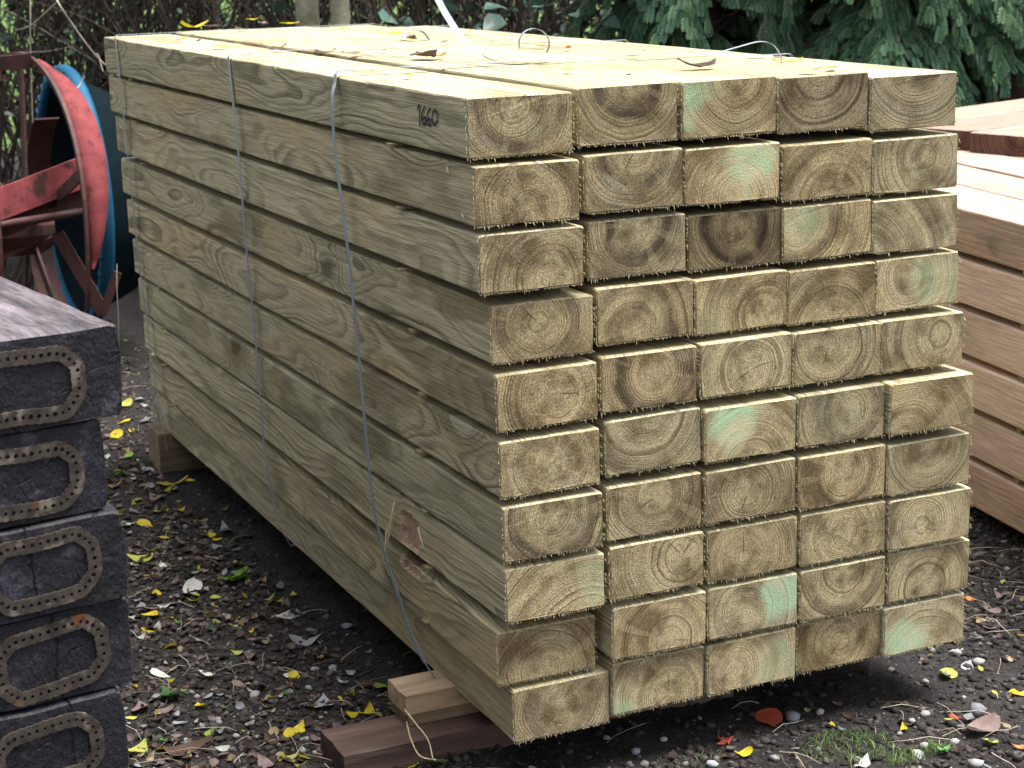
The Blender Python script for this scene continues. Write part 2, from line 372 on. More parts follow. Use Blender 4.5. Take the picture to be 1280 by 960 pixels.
# end grain of every sleeper: pith across, pith up, dark ring radius, its strength, tone, green stain, what one sees
ENDS = [
 [(.45,.80,.075,.8,.92,0,'number written on its side'), (.50,1.05,.062,1.,.86,0,'purple curved band below top'), (.58,1.0,.09,.25,.95,.95,'green stain in upper left corner', .1, .75), (.45,1.05,.10,.3,.72,0,'darker brown upward arcs'), (.55,1.35,.12,.3,.92,0,'plain tan end')],
 [(.50,.25,.09,.3,.92,0,'white paper scraps on side'), (.50,1.0,.068,.8,.90,0,'dark arc round lower half'), (.55,.05,.11,.1,1.15,.95,'pale greenish white end', .65, .6), (.55,-.1,.12,.2,.98,0,'grey tan with arcs over'), (.60,.6,.11,.2,.98,0,'even fine rings')],
 [(.65,.15,.10,.4,.94,0,'rings gathered at lower right'), (.50,.85,.062,1.,.86,0,'heavy dark ring, brown heart'), (.50,.75,.07,1.,.55,0,'darkest brown end'), (.15,.8,.085,.7,1.02,.5,'yellow green left part', .2, .7), (-.2,-.4,.2,.2,1.02,0,'pale slanting rings')],
 [(.45,.62,.078,.6,.92,0,'thin dark arc at right'), (.35,.2,.085,.7,.90,0,'dark streak at upper right'), (.75,.2,.12,.3,.98,.2,'rings slanting down left', .1, .0), (.50,-.15,.13,.2,.96,0,'wide arcs curving over'), (.40,.6,.12,.1,1.08,.4,'slightly yellow green end', .7, .5)],
 [(.60,.5,.10,.4,.96,0,'large round ring pattern'), (.55,.6,.075,.95,.90,0,'dark left third'), (.55,.4,.11,.2,1.04,0,'pale yellow heart'), (.40,.7,.09,.5,.94,0,'dark lower right arc'), (.70,.6,.10,.4,.98,0,'diagonal pale streak')],
 [(.50,.5,.12,.2,1.0,0,'bold even rings'), (.40,1.1,.12,.3,1.0,0,'chipped lower right corner'), (.50,-.2,.14,.1,1.08,1.0,'mint green upper half', .3, .7), (.60,.6,.07,.7,.92,.1,'dark vertical band'), (.20,-.3,.16,.3,1.0,0,'sticking out furthest right')],
 [(.50,.7,.085,.8,.94,0,'reddish brown, dark right side'), (.50,.7,.075,.5,1.0,0,'pale edge beyond arc'), (.45,.5,.08,.5,.94,0,'pinkish brown heart'), (.50,.6,.075,.5,.96,0,'brown heart, dark arc below'), (.50,.9,.10,.4,.92,0,'grey brown end')],
 [(.80,-.6,.18,.2,1.12,.35,'torn gouge in its side', .98, .5), (.75,.6,.10,.3,1.12,0,'pale patch round heart'), (.40,.4,.11,.3,.98,0,'two small knots'), (.50,.5,.12,.3,1.0,0,'small grey scuff'), (.40,.4,.12,.2,1.02,0,'rough yellowish rings')],
 [(.50,.1,.085,.4,1.04,0,'pushed out to the left'), (.60,.15,.13,.2,1.12,0,'pale orange arcs'), (.40,.4,.10,.3,1.02,.85,'mint green right third', .85, .75), (.50,.9,.095,.5,.98,0,'arcs hanging from top'), (.45,.2,.13,.1,1.06,0,'clear rings, low heart')],
 [(.50,.55,.07,.6,.98,0,'pale heart, dark mottling'), (.60,.2,.10,.4,1.0,.6,'green lower left corner', 0.05, .0), (.30,.4,.12,.2,1.1,.4,'pale greenish streak', .75, .4), (.50,.5,.10,.5,.94,0,'plain brown end'), (.50,-.3,.15,.2,1.08,.85,'mint green spot', .3, .1)]]
ORDW = ['first', 'second', 'third', 'fourth', 'fifth', 'sixth', 'seventh', 'eighth', 'ninth', 'tenth']
ROWN = ['top row']+[f'{ORDW[k]} row from top' for k in range(1, 9)]+['bottom row']
COLN = ['leftmost', 'second from left', 'middle one', 'second from right', 'rightmost']

def sleeper_mesh(name, w, h, ln, mat, seed, jit=0.0016, ny_=44, gouges=(), bev=0.004, warp=0.003):
    """beam along +y, base at z=0, centred on x; sawn arrises, slight bow, optional torn gouges (y0,y1,z0,z1,depth) in the -x face"""
    def edge(a, b, k): return [a+(b-a)*i/k for i in range(k)]
    c = bev; hw = w/2
    nz = 5; nxs = 7
    prof = []
    zz = edge(c, h-c, nz)+[h-c]
    for g in gouges: zz += list(np.linspace(g[2]*h, g[3]*h, 7))
    zz = sorted(set(round(float(q), 5) for q in zz))
    for q in reversed(zz): prof.append((-hw, q))                                  # -x face, downwards
    prof.append((-hw+c*.3, c*.3))
    for q in edge(-hw+c, hw-c, nxs)+[hw-c]: prof.append((q, 0.0))
    prof.append((hw-c*.3, c*.3))
    for q in edge(c, h-c, nz)+[h-c]: prof.append((hw, q))
    prof.append((hw-c*.3, h-c*.3))
    for q in edge(hw-c, -hw+c, nxs)+[-hw+c]: prof.append((q, h))
    prof.append((-hw+c*.3, h-c*.3))
    ys = list(np.linspace(0.004, ln-0.004, ny_))
    for g in gouges: ys += list(np.linspace(g[0]-0.004, g[1]+0.004, 26))
    ys = [0.0]+sorted(set(round(q, 5) for q in ys))+[ln]
    V = []; fresh = []; np_ = len(prof)
    bow = (random.Random(seed).uniform(-1, 1)*warp, random.Random(seed+.5).uniform(-1, 1)*warp*0.4)
    for k, yy in enumerate(ys):
        t = yy/ln; b = 4*t*(1-t)
        for (px, pz) in prof:
            if k in (0, len(ys)-1):
                px2 = px*(1-0.0022/hw); pz2 = h/2+(pz-h/2)*(1-0.0022/(h/2))
            else: px2, pz2 = px, pz
            corner = min(abs(abs(px)-hw), min(pz, h-pz)+abs(abs(px)-hw)) < 1e-6 and (pz < .012 or pz > h-.012)
            s = jit*(1.5 if corner else 0.6)
            nn = mnoise.noise_vector(Vector((px*8+seed*7.1, yy*9, pz*8)))+0.6*mnoise.noise_vector(Vector((px*30+seed*3.3, yy*45, pz*30)))
            vx = px2+nn.x*s+bow[0]*b; vz = pz2+nn.z*s+bow[1]*b; f = 0.0
            for g in gouges:
                if px < -hw+1e-5 or (px < -hw+c and True):
                    e = mnoise.noise(Vector((yy*60, pz*60, seed)))*0.25
                    u = min((yy-g[0])/(g[1]-g[0]), (g[1]-yy)/(g[1]-g[0])); wv_ = min((pz/h-g[2])/(g[3]-g[2]), (g[3]-pz/h)/(g[3]-g[2]))
                    if u+e*.2 > 0 and wv_+e*.2 > -0.001:
                        f = 1.0; vx += g[4]*(0.75+e)*min(1.0, (u+e*.2)*9)
            V.append((vx, yy+(mnoise.noise(Vector((px*40, pz*40, seed+k)))*0.0012 if k in (0, len(ys)-1) else 0), vz)); fresh.append(f)
    F = []
    for k in range(len(ys)-1):
        for q in range(np_):
            q2 = (q+1) % np_
            F.append((k*np_+q, k*np_+q2, (k+1)*np_+q2, (k+1)*np_+q))
    F.append(tuple(reversed(range(np_)))); F.append(tuple((len(ys)-1)*np_+q for q in range(np_)))
    me = new_mesh(name, V, F, mat, mat_idx=[0]*(len(F)-2)+[1, 1])
    if gouges:
        a = me.attributes.new('fresh', 'FLOAT', 'POINT'); a.data.foreach_set('value', fresh)
    bm = bmesh.new(); bm.from_mesh(me); bmesh.ops.recalc_face_normals(bm, faces=bm.faces[:]); bm.to_mesh(me); bm.free()
    return me

def fringe_mesh(name, w, h, seed, n_=46):
    """torn saw fibres hanging along the lower edge of the near end"""
    R = random.Random(seed); B = Batch()
    def spike(x, z, dx, dz, dy, wd):
        p0 = Vector((x-wd, 0.0015, z+0.0015)); p1 = Vector((x+wd, 0.0015, z+0.0015)); p2 = Vector((x, 0.004, z+0.002)); t = Vector((x+dx, dy, z+dz)); m_ = Vector((x+dx*.4, dy*.3, z+dz*.55))
        B.add([p0, p1, p2, m_+Vector((-wd*.6, 0, 0)), m_+Vector((wd*.6, 0, 0)), m_+Vector((0, .0012, 0)), t], [(0, 1, 4), (0, 4, 3), (1, 2, 5), (1, 5, 4), (2, 0, 3), (2, 3, 5), (3, 4, 6), (4, 5, 6), (5, 3, 6)])
    x = -w/2+0.002
    dens = R.uniform(.7, 1.3)
    while x < w/2-.002:
        cl = 0.5+0.5*mnoise.noise(Vector((x*25, seed*3.7, 0)))
        if cl < .34 and R.random() < .8: x += .004; continue
        l = R.uniform(.0008, .0034)+(R.random() < .13*cl+.02)*R.uniform(.003, .009)
        spike(x, 0, R.uniform(-.003, .003), -l, R.uniform(-.004, .001), R.uniform(.0005, .0012))
        x += R.uniform(.0016, .0045)/dens
    for s in (-1, 1):
        for k in range(9):
            z = R.uniform(0.004, h-.01); spike(s*(w/2-.001), z, s*R.uniform(.001, .004), R.uniform(-.004, 0), R.uniform(-.004, 0), .0006)
    return B.mesh(name, M['fibre'])

sleepers = {}
top_of = {}
FARDX = {0: -0.0033, 1: -0.0027, 2: -0.0006, 3: -0.0128, 4: -0.0091, 5: -0.0034, 6: 0.0022, 7: 0.0074, 8: 0.0285, 9: 0.0083}
for r in range(10):
    for c_ in range(5):
        ox, oy, oz = OFF[r][c_]
        if r > 0: oz = min(oz, OFF[r-1][c_][2]+0.004)
        px, pz, br, bs, tone, gr, see = ENDS[r][c_][:7]; gp = (ENDS[r][c_][7:]+(.5, .5))[:2]
        sd = r*5+c_+1
        g = []
        if (r, c_) == (7, 0): g = [(0.405, 0.500, 0.02, 0.72, 0.016)]
        if (r, c_) == (8, 0): g = [(0.37, 0.475, 0.80, 1.0, 0.010)]
        me = sleeper_mesh('sleeper', W-.0035, HH-.0028, LEN+random.uniform(-.006, .006), [M['pine_torn' if g else 'pine'], M['pine_end']], sd, gouges=g, ny_=44 if c_ in (0,) or r == 0 else 22)
        zb = (10-r)*(HH+GAP)-GAP+oz-HH
        yaw = -(FARDX[r]+random.uniform(-.003, .003))/LEN
        o = link('sleeper', me, None, (c_*(W+.004)+ox+W/2, oy, zb), (0, math.radians(random.uniform(-.35, .35)), yaw))
        o['pith_x'] = (px-.5)*W; o['pith_z'] = pz*HH; o['band_r'] = br; o['band_s'] = bs; o['tone'] = tone*random.uniform(.95, 1.04); o['green'] = float(gr); o['green_x'] = (gp[0]-.5)*W; o['green_z'] = gp[1]*HH; o['seed'] = sd*1.37
        tag(o, f'pine sleeper in {ROWN[r]}, {COLN[c_]}, {see}', 'sleeper', 'treated pine sleepers strapped in the big pack')
        fr = link('torn_fibres', fringe_mesh('torn_fibres', W, HH, sd), o); tag(fr, kind='stuff')
        sleepers[r, c_] = o; top_of[r, c_] = zb+HH
TOPZ = max(top_of[0, c_] for c_ in range(5))

# thin spacer laths between the rows; their ends peep out on the long side
for r in range(9):
    for q, (yy, what) in enumerate(((0.335, 'near the front end'), (2.30, 'near the far end'))):
        zl = max(top_of[r+1, k] for k in range(5))+0.0008; zh = min(top_of[r, k] for k in range(5))-HH-0.0008
        th = max(0.004, zh-zl)
        xl = min(OFF[r][0][0], OFF[r+1][0][0])-0.004+random.uniform(-.004, .003); xr = 1.0
        o = bm_obj('spacer_lath', box((xr-xl)/2, 0, 0, xr-xl, 0.022, th, .001), M['lath'], None, (xl, yy+random.uniform(-.02, .02), zl+th/2))
        tag(o, f'spacer lath under {ROWN[r]}, {what}', 'lath', 'spacer laths between the rows of the pack')

# hand written number on the long side of the top left sleeper
s0 = sleepers[0, 0]
def side_pt(px, py, o, lift=0.0016):
    p = on_plane(px, py, 0, o.location.x-W/2)
    l = p-o.location
    return Vector((-W/2-lift, l.y, l.z))
strokes = [[(522.5, 138), (525, 132), (525.5, 158)],
 [(532, 133), (528.5, 142), (528.5, 152), (531, 156), (533.5, 150), (531, 146), (529, 150)],
 [(538.5, 135), (535, 143), (535, 154), (537.5, 157), (539.5, 152), (537.5, 148), (535.5, 152)],
 [(544.5, 137), (541.5, 142), (541.5, 152), (544, 156), (547, 151), (547, 142), (544.5, 137)]]
B = Batch()
for st in strokes:
    pts = smoothpath([side_pt(a, b, s0) for a, b in st], 6)
    V = []; F = []
    for i, p in enumerate(pts):
        t = (pts[min(i+1, len(pts)-1)]-pts[max(i-1, 0)]).normalized(); nrm = Vector((0, -t.z, t.y))*0.0023
        V += [p+nrm, p-nrm]
    for i in range(len(pts)-1): F.append((2*i, 2*i+1, 2*i+3, 2*i+2))
    B.add(V, F)
tag(link('written_number', B.mesh('written_number', M['ink']), s0), 'handwritten number 1660 in violet black marker')
s1 = sleepers[1, 0]
for (a, b, w_, h_) in ((561, 212, .005, .012), (580, 269, .009, .008)):
    p = side_pt(a, b, s1, .0025)
    V = [p+Vector((0, -w_/2, -h_/2)), p+Vector((0, w_/2, -h_*.3)), p+Vector((-.002, w_*.6, h_/2)), p+Vector((-.001, -w_*.3, h_*.45)), p+Vector((.0012, 0, 0))]
    link('paper_scrap', new_mesh('paper_scrap', V, [(0, 1, 4), (1, 2, 4), (2, 3, 4), (3, 0, 4)], M['paper']), s1)
# splinters hanging from the gouge
s7 = sleepers[7, 0]
for pts, rd in ((((493, 628), (489, 645), (484, 672)), .0035), (((492, 640), (487, 655), (480, 667)), .003), (((491, 648), (485, 672), (478, 702)), .004), (((484, 660), (482, 672), (480, 690)), .003), (((522, 660), (525, 672), (529, 684)), .002)):
    P3 = [on_plane(a, b, 0, s7.location.x-W/2-(.003+.007*i))-s7.location for i, (a, b) in enumerate(pts)]
    V, F = tube(smoothpath(P3, 4), list(np.linspace(rd, .0004, 9)), 4)
    link('splinter', new_mesh('splinter', V, F, M['splinter']), s7)

# ------------------------------------------------------------------ straps
def ribbon(path, wdir, width, thick, name, mat):
    """flat band along path; wdir(i) gives the width direction"""
    V = []; F = []; n_ = len(path)
    for i, p in enumerate(path):
        t = (path[min(i+1, n_-1)]-path[max(i-1, 0)]).normalized()
        wd = wdir(i, t); wd = (wd-t*wd.dot(t)).normalized(); nn = t.cross(wd)
        for a, b in ((-1, -1), (1, -1), (1, 1), (-1, 1)): V.append(p+wd*(a*width/2)+nn*(b*thick/2))
    for i in range(n_-1):
        for k in range(4): F.append((i*4+k, i*4+(k+1) % 4, (i+1)*4+(k+1) % 4, (i+1)*4+k))
    F += [(0, 1, 2, 3), tuple((n_-1)*4+k for k in (3, 2, 1, 0))]
    return new_mesh(name, V, F, mat)
def face_x(y, z):           # outermost left face near this spot
    xs = []
    for r in range(10):
        o = sleepers[r, 0]
        if o.location.z-.13 < z < o.location.z+HH+.13: xs.append(o.location.x-W/2+y*FARDX[r]/LEN-.0035)
    return min(xs) if xs else 0.028
XR = 1.03
def left_path(pix, slack):
    out = []
    for k, (a, b) in enumerate(pix):
        p = on_plane(a, b, 0, -.02)
        x = face_x(p.y, p.z)-.003-slack[k]
        out.append(on_plane(a, b, 0, x))
    return out
def band_strap(pix, slack, label, w_=0.0125, top_y=None):
    L = left_path(pix, slack)
    t0 = L[0]
    zt = max(top_of[0, 0], top_of[0, 1])+.0035
    corner = [Vector((t0.x+.001, t0.y, zt-.006)), Vector((t0.x+.007, t0.y, zt+.001))]
    xe = sleepers[0, 4].location.x+W/2+t0.y*FARDX[0]/LEN
    across = [Vector((x, t0.y+(top_y or 0)*x, (zt if x < .78 else top_of[0, 4]+.0035)+.001)) for x in np.linspace(.06, xe-.006, 12)]
    ye = across[-1].y; ze = top_of[0, 4]
    end = [Vector((xe+.003, ye, ze-.003)), Vector((xe+.006, ye, ze-.06)), Vector((XR+.016, ye, .60)), Vector((XR+.03, ye, .02))]
    path = list(reversed(end))+list(reversed(across))+list(reversed(corner))+smoothpath(L, 6)[1:]
    # follow under the pack
    last = path[-1]
    path += [Vector((last.x+.03, last.y, min(last.z, -.02)-.004)), Vector((last.x+.3, last.y, -.02))] if last.z > -.05 else []
    o = link('strap', ribbon(path, lambda i, t: Vector((0, 1, 0)), w_, .0009, 'strap', M['band']))
    return tag(o, label, 'strap', 'plastic straps round the big pack')
band_strap([(143.5, 47), (152, 120), (162, 215), (173, 320), (187, 430), (199, 510), (210, 565)], [0]*7, 'grey plastic strap round the far end of the pack, leftmost of three', .0125)
band_strap([(285, 74), (297, 180), (306, 290), (317, 400), (325, 495), (332, 570), (347, 655)], [0]*7, 'grey plastic strap round the middle of the pack', .0125)
band_strap([(419, 100), (415, 128), (420, 200), (432, 290), (447, 430), (457, 540), (466, 625), (480, 690), (497, 742), (515, 795), (532, 830)], [0, .012, .008, .006, .012, .018, .02, .016, .01, .006, .004], 'pale grey plastic strap nearest the front, bowing out beside the gouge', .014, top_y=-.02)
def loose(pix, label, wd=(0.2, 1, .2), w_=.0125):
    path = smoothpath([Vector(p) for p in pix], 8)
    o = link('loose_strap_end', ribbon(path, lambda i, t: Vector(wd(i/(len(path)-1)) if callable(wd) else wd), w_, .0009, 'loose_strap_end', M['band']))
    return tag(o, label, 'strap')
zt = TOPZ+.004
base = on_plane(655, 74, 2, zt)
dd = (base-Vector(CAM)).dot(Vector(FWD))
loose([at_depth(520, -60, dd+.25), at_depth(548, 0, dd+.15), at_depth(562, 25, dd+.1), at_depth(578, 48, dd+.06), at_depth(598, 66, dd+.02), on_plane(618, 75, 2, zt), on_plane(650, 76, 2, zt), on_plane(690, 72, 2, zt)], 'loose grey strap tail rising from the top of the pack', lambda u: Vector((0.75, .1, .5)).lerp(Vector((0, 1, 0)), min(1, max(0, (u-.35)/.3))), .014)
cx_, cy_ = 668, 60
loop = []
for k in range(15):
    a = math.radians(200-k*17); p = on_plane(668, 73, 2, zt); 
    loop.append(p+Vector(RGT)*0.031*math.cos(a)+Vector((0, 0, 1))*(0.03+0.03*math.sin(a)))
loose(loop, 'small curled loop of strap on top of the pack', (0.2, 1, 0))
loose([on_plane(515, 47, 2, zt)+Vector((-.03, 0, 0)), on_plane(512, 46, 2, zt)+Vector((0, 0, .018)), on_plane(527, 46, 2, zt)+Vector((0, 0, .012)), on_plane(536, 47, 2, zt)], 'short bent piece of pale blue strap on the pack top', (0.2, 1, 0), .02)
pA = on_plane(893, 67, 2, zt); dA = (pA-Vector(CAM)).dot(Vector(FWD))
loose([on_plane(880, 68, 2, zt), pA, at_depth(925, 58, dA), at_depth(950, 52, dA), at_depth(966, 56, dA), at_depth(975, 68, dA), at_depth(978, 82, dA)], 'thin white strap end arching over the right rear of the pack', (0.2, 1, .1), .008)

# ------------------------------------------------------------------ bearers under the pack
M['red_plank'] = simple('old_red_plank', (0.10, 0.062, 0.05), 0.9, var=0.55, scale=14, bump=0.5, bdist=.004, color2=(0.15, 0.115, 0.095), stretch=(0.22, 2, 2))
M['block'] = simple('sawn_block', (0.46, 0.33, 0.21), 0.85, var=0.4, scale=30, bump=0.5, stretch=(0.2, 2, 2), color2=(0.26, 0.18, 0.11), c2_lo=.56, c2_hi=.72)
M['block_dark'] = simple('dirty_block', (0.21, 0.155, 0.095), 0.85, var=0.45, scale=30, bump=0.5, stretch=(0.2, 2, 2), color2=(0.12, 0.10, 0.06))
def grainy_plank(name, x0, x1, y0, y1, z0, z1, mat, sd, bev=.004):
    bm = box((x0+x1)/2, (y0+y1)/2, (z0+z1)/2, x1-x0, y1-y0, z1-z0)
    bmesh.ops.subdivide_edges(bm, edges=bm.edges[:], cuts=9, use_grid_fill=True)
    for v in bm.verts:
        nn = mnoise.noise_vector(Vector((v.co.x*18+sd, v.co.y*40, v.co.z*40)))
        v.co += nn*0.0022
    return bm
BLY = .275
o = bm_obj('bearer_plank', grainy_plank('p', -.225, .62, .212, .345, GZ-.012, -.066, M['red_plank'], 3.0), M['red_plank'])
tag(o, 'long reddish brown plank on the soil under the front of the pack', 'plank')
o = bm_obj('bearer_block', grainy_plank('p', -.068, .60, BLY+.004, .368, -.0655, -.041, M['block_dark'], 5.0), M['block_dark'])
tag(o, 'thin dark wooden batten between red plank and pale block', 'batten')
o = bm_obj('bearer_block', grainy_plank('p', -.074, .62, BLY, .372, -.0405, -.002, M['block'], 8.0), M['block'])
tag(o, 'pale sawn wooden batten right under the front of the pack', 'batten')
o = bm_obj('bearer_block', grainy_plank('p', -.005, .99, 2.40, 2.53, GZ-.01, -.002, M['block_dark'], 11.0), M['block_dark'])
tag(o, 'greenish bearer block under the far end of the pack', 'batten')
# thin wire / tail of a strap by the plank
p0 = on_plane(507, 888, 2, -.03)
for pix, lab in ((((505, 886), (520, 905), (535, 925), (541, 948)), 'thin green wire hanging down beside the batten ends'), (((508, 902), (514, 925), (525, 945), (545, 950)), 'thin tan root curling in front of the red plank')):
    pts = [on_plane(a, b, 1, .19-.02*i) for i, (a, b) in enumerate(pix)]
    pts = [Vector((p.x, p.y, max(p.z, GZ-.005))) for p in pts]
    V, F = tube(smoothpath(pts, 6), .0016, 5)
    tag(link('wire', new_mesh('wire', V, F, M['fibre'], True)), lab, 'wire')

# ------------------------------------------------------------------ old black sleepers with perforated end irons
n = NT('creosoted_wood'); P = n.coord('Object'); seed = n.attr('seed')
Ps = n.vmath('ADD', P, n.comb(seed, seed, seed))
a = n.noise(n.vmath('MULTIPLY', Ps, (9, 2.5, 9)), 1.0, 5, 0.65); g = n.noise(n.vmath('MULTIPLY', Ps, (60, 6, 60)), 1.0, 3, 0.6); q = n.noise(Ps, 130, 3, 0.6)
c = n.mix(n.lin(a, 0.3, 0.7), (0.0075, 0.0076, 0.0105), (0.022, 0.021, 0.028))
c = n.mix(n.step(n.noise(Ps, 17, 4, 0.7), 0.54, 0.70, 0, 0.55), c, (0.085, 0.083, 0.105))
c = n.mix(n.step(n.noise(n.vmath('ADD', Ps, (3, 1, 2)), 11, 3, 0.6), 0.62, 0.74, 0, 0.3), c, (0.07, 0.07, 0.03))
up = n.step(n.sep(n.coord('Normal'))[2], 0.5, 0.8)
wc = n.mix(n.lin(n.noise(n.vmath('MULTIPLY', Ps, (26, 4, 26)), 1.0, 4, 0.7), 0.35, 0.65), (0.020, 0.018, 0.020), (0.145, 0.125, 0.135))
c = n.mix(n.math('MULTIPLY', up, n.attr('weathered')), c, wc)
X3 = n.sep(P); wob = n.sep(n.vmath('SUBTRACT', n.noise(n.vmath('MULTIPLY', Ps, (30, 4, 22)), 1.0, 3, 0.6, out='Color'), (0.5, 0.5, 0.5)))
s1_ = n.math('FRACT', n.math('MULTIPLY', seed, 0.37)); s2_ = n.math('FRACT', n.math('MULTIPLY', seed, 0.73))
l1 = n.math('ABSOLUTE', n.math('ADD', n.math('SUBTRACT', X3[0], n.lin(s1_, 0, 1, -0.07, 0.05)), n.math('MULTIPLY', wob[0], 0.03)))
l2 = n.math('ABSOLUTE', n.math('ADD', n.math('ADD', n.math('MULTIPLY', n.math('SUBTRACT', X3[2], n.lin(s2_, 0, 1, 0.03, 0.1)), 0.9), n.math('MULTIPLY', X3[0], -0.45)), n.math('MULTIPLY', wob[1], 0.03)))
l3 = n.math('ABSOLUTE', n.math('ADD', n.math('ADD', n.math('SUBTRACT', X3[0], n.lin(s2_, 0, 1, -0.03, 0.09)), n.math('MULTIPLY', X3[2], 0.5)), n.math('MULTIPLY', wob[2], 0.04)))
ck = n.math('MAXIMUM', n.step(l1, 0.0022, 0.0008), n.math('MAXIMUM', n.math('MULTIPLY', n.step(l2, 0.0012, 0.0004), n.step(X3[0], -0.02, 0.03)), n.math('MULTIPLY', n.step(l3, 0.0013, 0.0005), n.step(X3[2], 0.06, 0.04))))
c = n.mix(ck, c, (0.003, 0.003, 0.004))
endt = n.noise(n.vmath('MULTIPLY', Ps, (220, 20, 90)), 1.0, 3, 0.7)
c = n.mix(1.0, c, n.mix(n.lin(endt, 0.3, 0.7), (0.55, 0.53, 0.55), (1.6, 1.55, 1.6)), 'MULTIPLY')
n.set(color=c, rough=0.6, spec=0.35, normal=n.bump(n.math('ADD', n.math('SUBTRACT', g, n.math('MULTIPLY', ck, 2.5)), n.math('MULTIPLY', endt, 0.8)), 0.9, .004)); M['creosote'] = n.m
n = NT('rusty_iron'); P = n.coord('Object'); seed = n.attr('seed'); Ps = n.vmath('ADD', P, n.comb(seed, 0, seed))
c = n.mix(n.lin(n.noise(Ps, 60, 4, 0.65), 0.3, 0.7), (0.036, 0.031, 0.028), (0.11, 0.09, 0.075))
c = n.mix(n.step(n.noise(Ps, 25, 3, 0.6), 0.55, 0.68), c, (0.23, 0.195, 0.155))
c = n.mix(n.step(n.noise(n.vmath('ADD', Ps, (4, 2, 9)), 18, 3, 0.6), 0.62, 0.70), c, (0.22, 0.085, 0.03))
n.set(color=c, rough=0.55, metal=0.35, normal=n.bump(n.noise(Ps, 300, 3), 0.5, .001)); M['rust'] = n.m

def end_iron_mesh(sd=0):
    """closed loop of flat bar with a row of holes, corners cut off"""
    hx, hz, ch = 0.072, 0.041, 0.021
    loop = [(-hx+ch, hz), (hx-ch, hz), (hx, hz-ch), (hx, -hz+ch), (hx-ch, -hz), (-hx+ch, -hz), (-hx, -hz+ch), (-hx, hz-ch)]
    counts = [9, 3, 3, 3, 9, 3, 3, 3]
    pts = []
    for i in range(8):
        a, b = loop[i], loop[(i+1) % 8]
        for k in range(counts[i]): t = k/counts[i]; pts.append(Vector((a[0]+(b[0]-a[0])*t, 0, a[1]+(b[1]-a[1])*t)))
    RI = random.Random(sd); bx, bz = RI.uniform(.94, 1.03), RI.uniform(.93, 1.04); pts = [Vector((p.x*bx+RI.uniform(-.0007, .0007), 0, p.z*bz+.0016*math.sin(p.x*40+sd)+RI.uniform(-.0007, .0007))) for p in pts]
    N_ = len(pts); wb = .0096; th = .0030; V = []; F = []
    cen = []
    # smooth the loop a little, then outer/inner offsets
    pts = [(pts[i-1]+pts[i]*6+pts[(i+1) % N_])/8 for i in range(N_)]
    def off(i):
        t = (pts[(i+1) % N_]-pts[i-1]).normalized(); nrm = Vector((-t.z, 0, t.x)); return nrm
    for i in range(N_):
        j = (i+1) % N_
        A, B_ = pts[i], pts[j]; na, nb = off(i), off(j); mid = (A+B_)/2; nm = ((na+nb)/2).normalized()
        o1, o2, om = A+na*wb, B_+nb*wb, mid+nm*(wb+.0013)
        i1, i2, im = A-na*wb, B_-nb*wb, mid-nm*(wb+.0010)
        ring = [o1, om, o2, B_, i2, im, i1, A]
        hr = .0031*RI.uniform(.75, 1.12)
        hole = []
        for p in ring:
            d = p-mid; d.y = 0; hole.append(mid+d.normalized()*hr)
        base = len(V)
        for yy in (-th, 0.0005):
            V.extend([p+Vector((0, yy, 0)) for p in ring]); V.extend([p+Vector((0, yy, 0)) for p in hole])
        for k in range(8):
            k2 = (k+1) % 8
            F.append((base+k, base+k2, base+8+k2, base+8+k))                 # front
            F.append((base+8+k, base+8+k2, base+24+k2, base+24+k))           # hole wall
            if k in (0, 1, 4, 5): F.append((base+k2, base+k, base+16+k, base+16+k2))   # rim
    me = new_mesh('end_iron', V, F, M['rust'])
    bm = bmesh.new(); bm.from_mesh(me); bmesh.ops.remove_doubles(bm, verts=bm.verts[:], dist=1e-5); bmesh.ops.recalc_face_normals(bm, faces=bm.faces[:]); bm.to_mesh(me); bm.free()
    return me
BW, BH, BLN = 0.232, 0.1285, 2.55
bdir = Vector((-0.142, 0.99, 0)).normalized(); bang = math.atan2(-bdir.x, bdir.y); bwd = Vector((bdir.y, -bdir.x, 0))
bcorner = at_depth(148, 404, 2.45)
NL = 8
bh = (bcorner.z-GZ+.004)/NL
doff = [0, -.031, -.015, -.015, -.035, -.03, -.034, -.03]; dfront = [0, .006, -.004, .004, -.006, 0, .003, .005]
iron_at = [(-.016, .060, .03), (.004, .060, .02), (-.003, .064, .06), (.001, .062, .10), (.001, .060, .07), (0, .06, 0), (0, .06, 0), (0, .06, 0)]
bl = ['topmost, with pale weathered top and rust streak', 'second from top, set back a little', 'third from top, dark glossy patch inside its iron', 'fourth from top, iron tilted most', 'fifth from top, cut off by picture bottom', 'sixth from top', 'seventh from top', 'lowest, lying on the soil']
for k in range(NL):
    ctr = bcorner-bwd*(BW/2)+bwd*doff[k]+bdir*dfront[k]
    z0 = bcorner.z-(k+1)*bh
    me = sleeper_mesh('old_black_sleeper', BW, bh-.002, BLN, [M['creosote'], M['creosote']], 60+k, jit=.0058, ny_=60, bev=.011, warp=.004)
    o = link('old_black_sleeper', me, None, (ctr.x, ctr.y, z0+.001), (0, 0, bang+math.radians(random.uniform(-.5, .5))))
    o['seed'] = k*3.3; o['weathered'] = 1.0 if k == 0 else 0.04
    tag(o, f'old black creosoted sleeper, {bl[k]}', 'sleeper', 'old black sleepers stacked at the left')
    ir = link('end_iron', end_iron_mesh(k+3), o, (iron_at[k][0], -.0012, iron_at[k][1]), (0, -iron_at[k][2]*.6, 0)); ir['seed'] = k*1.9

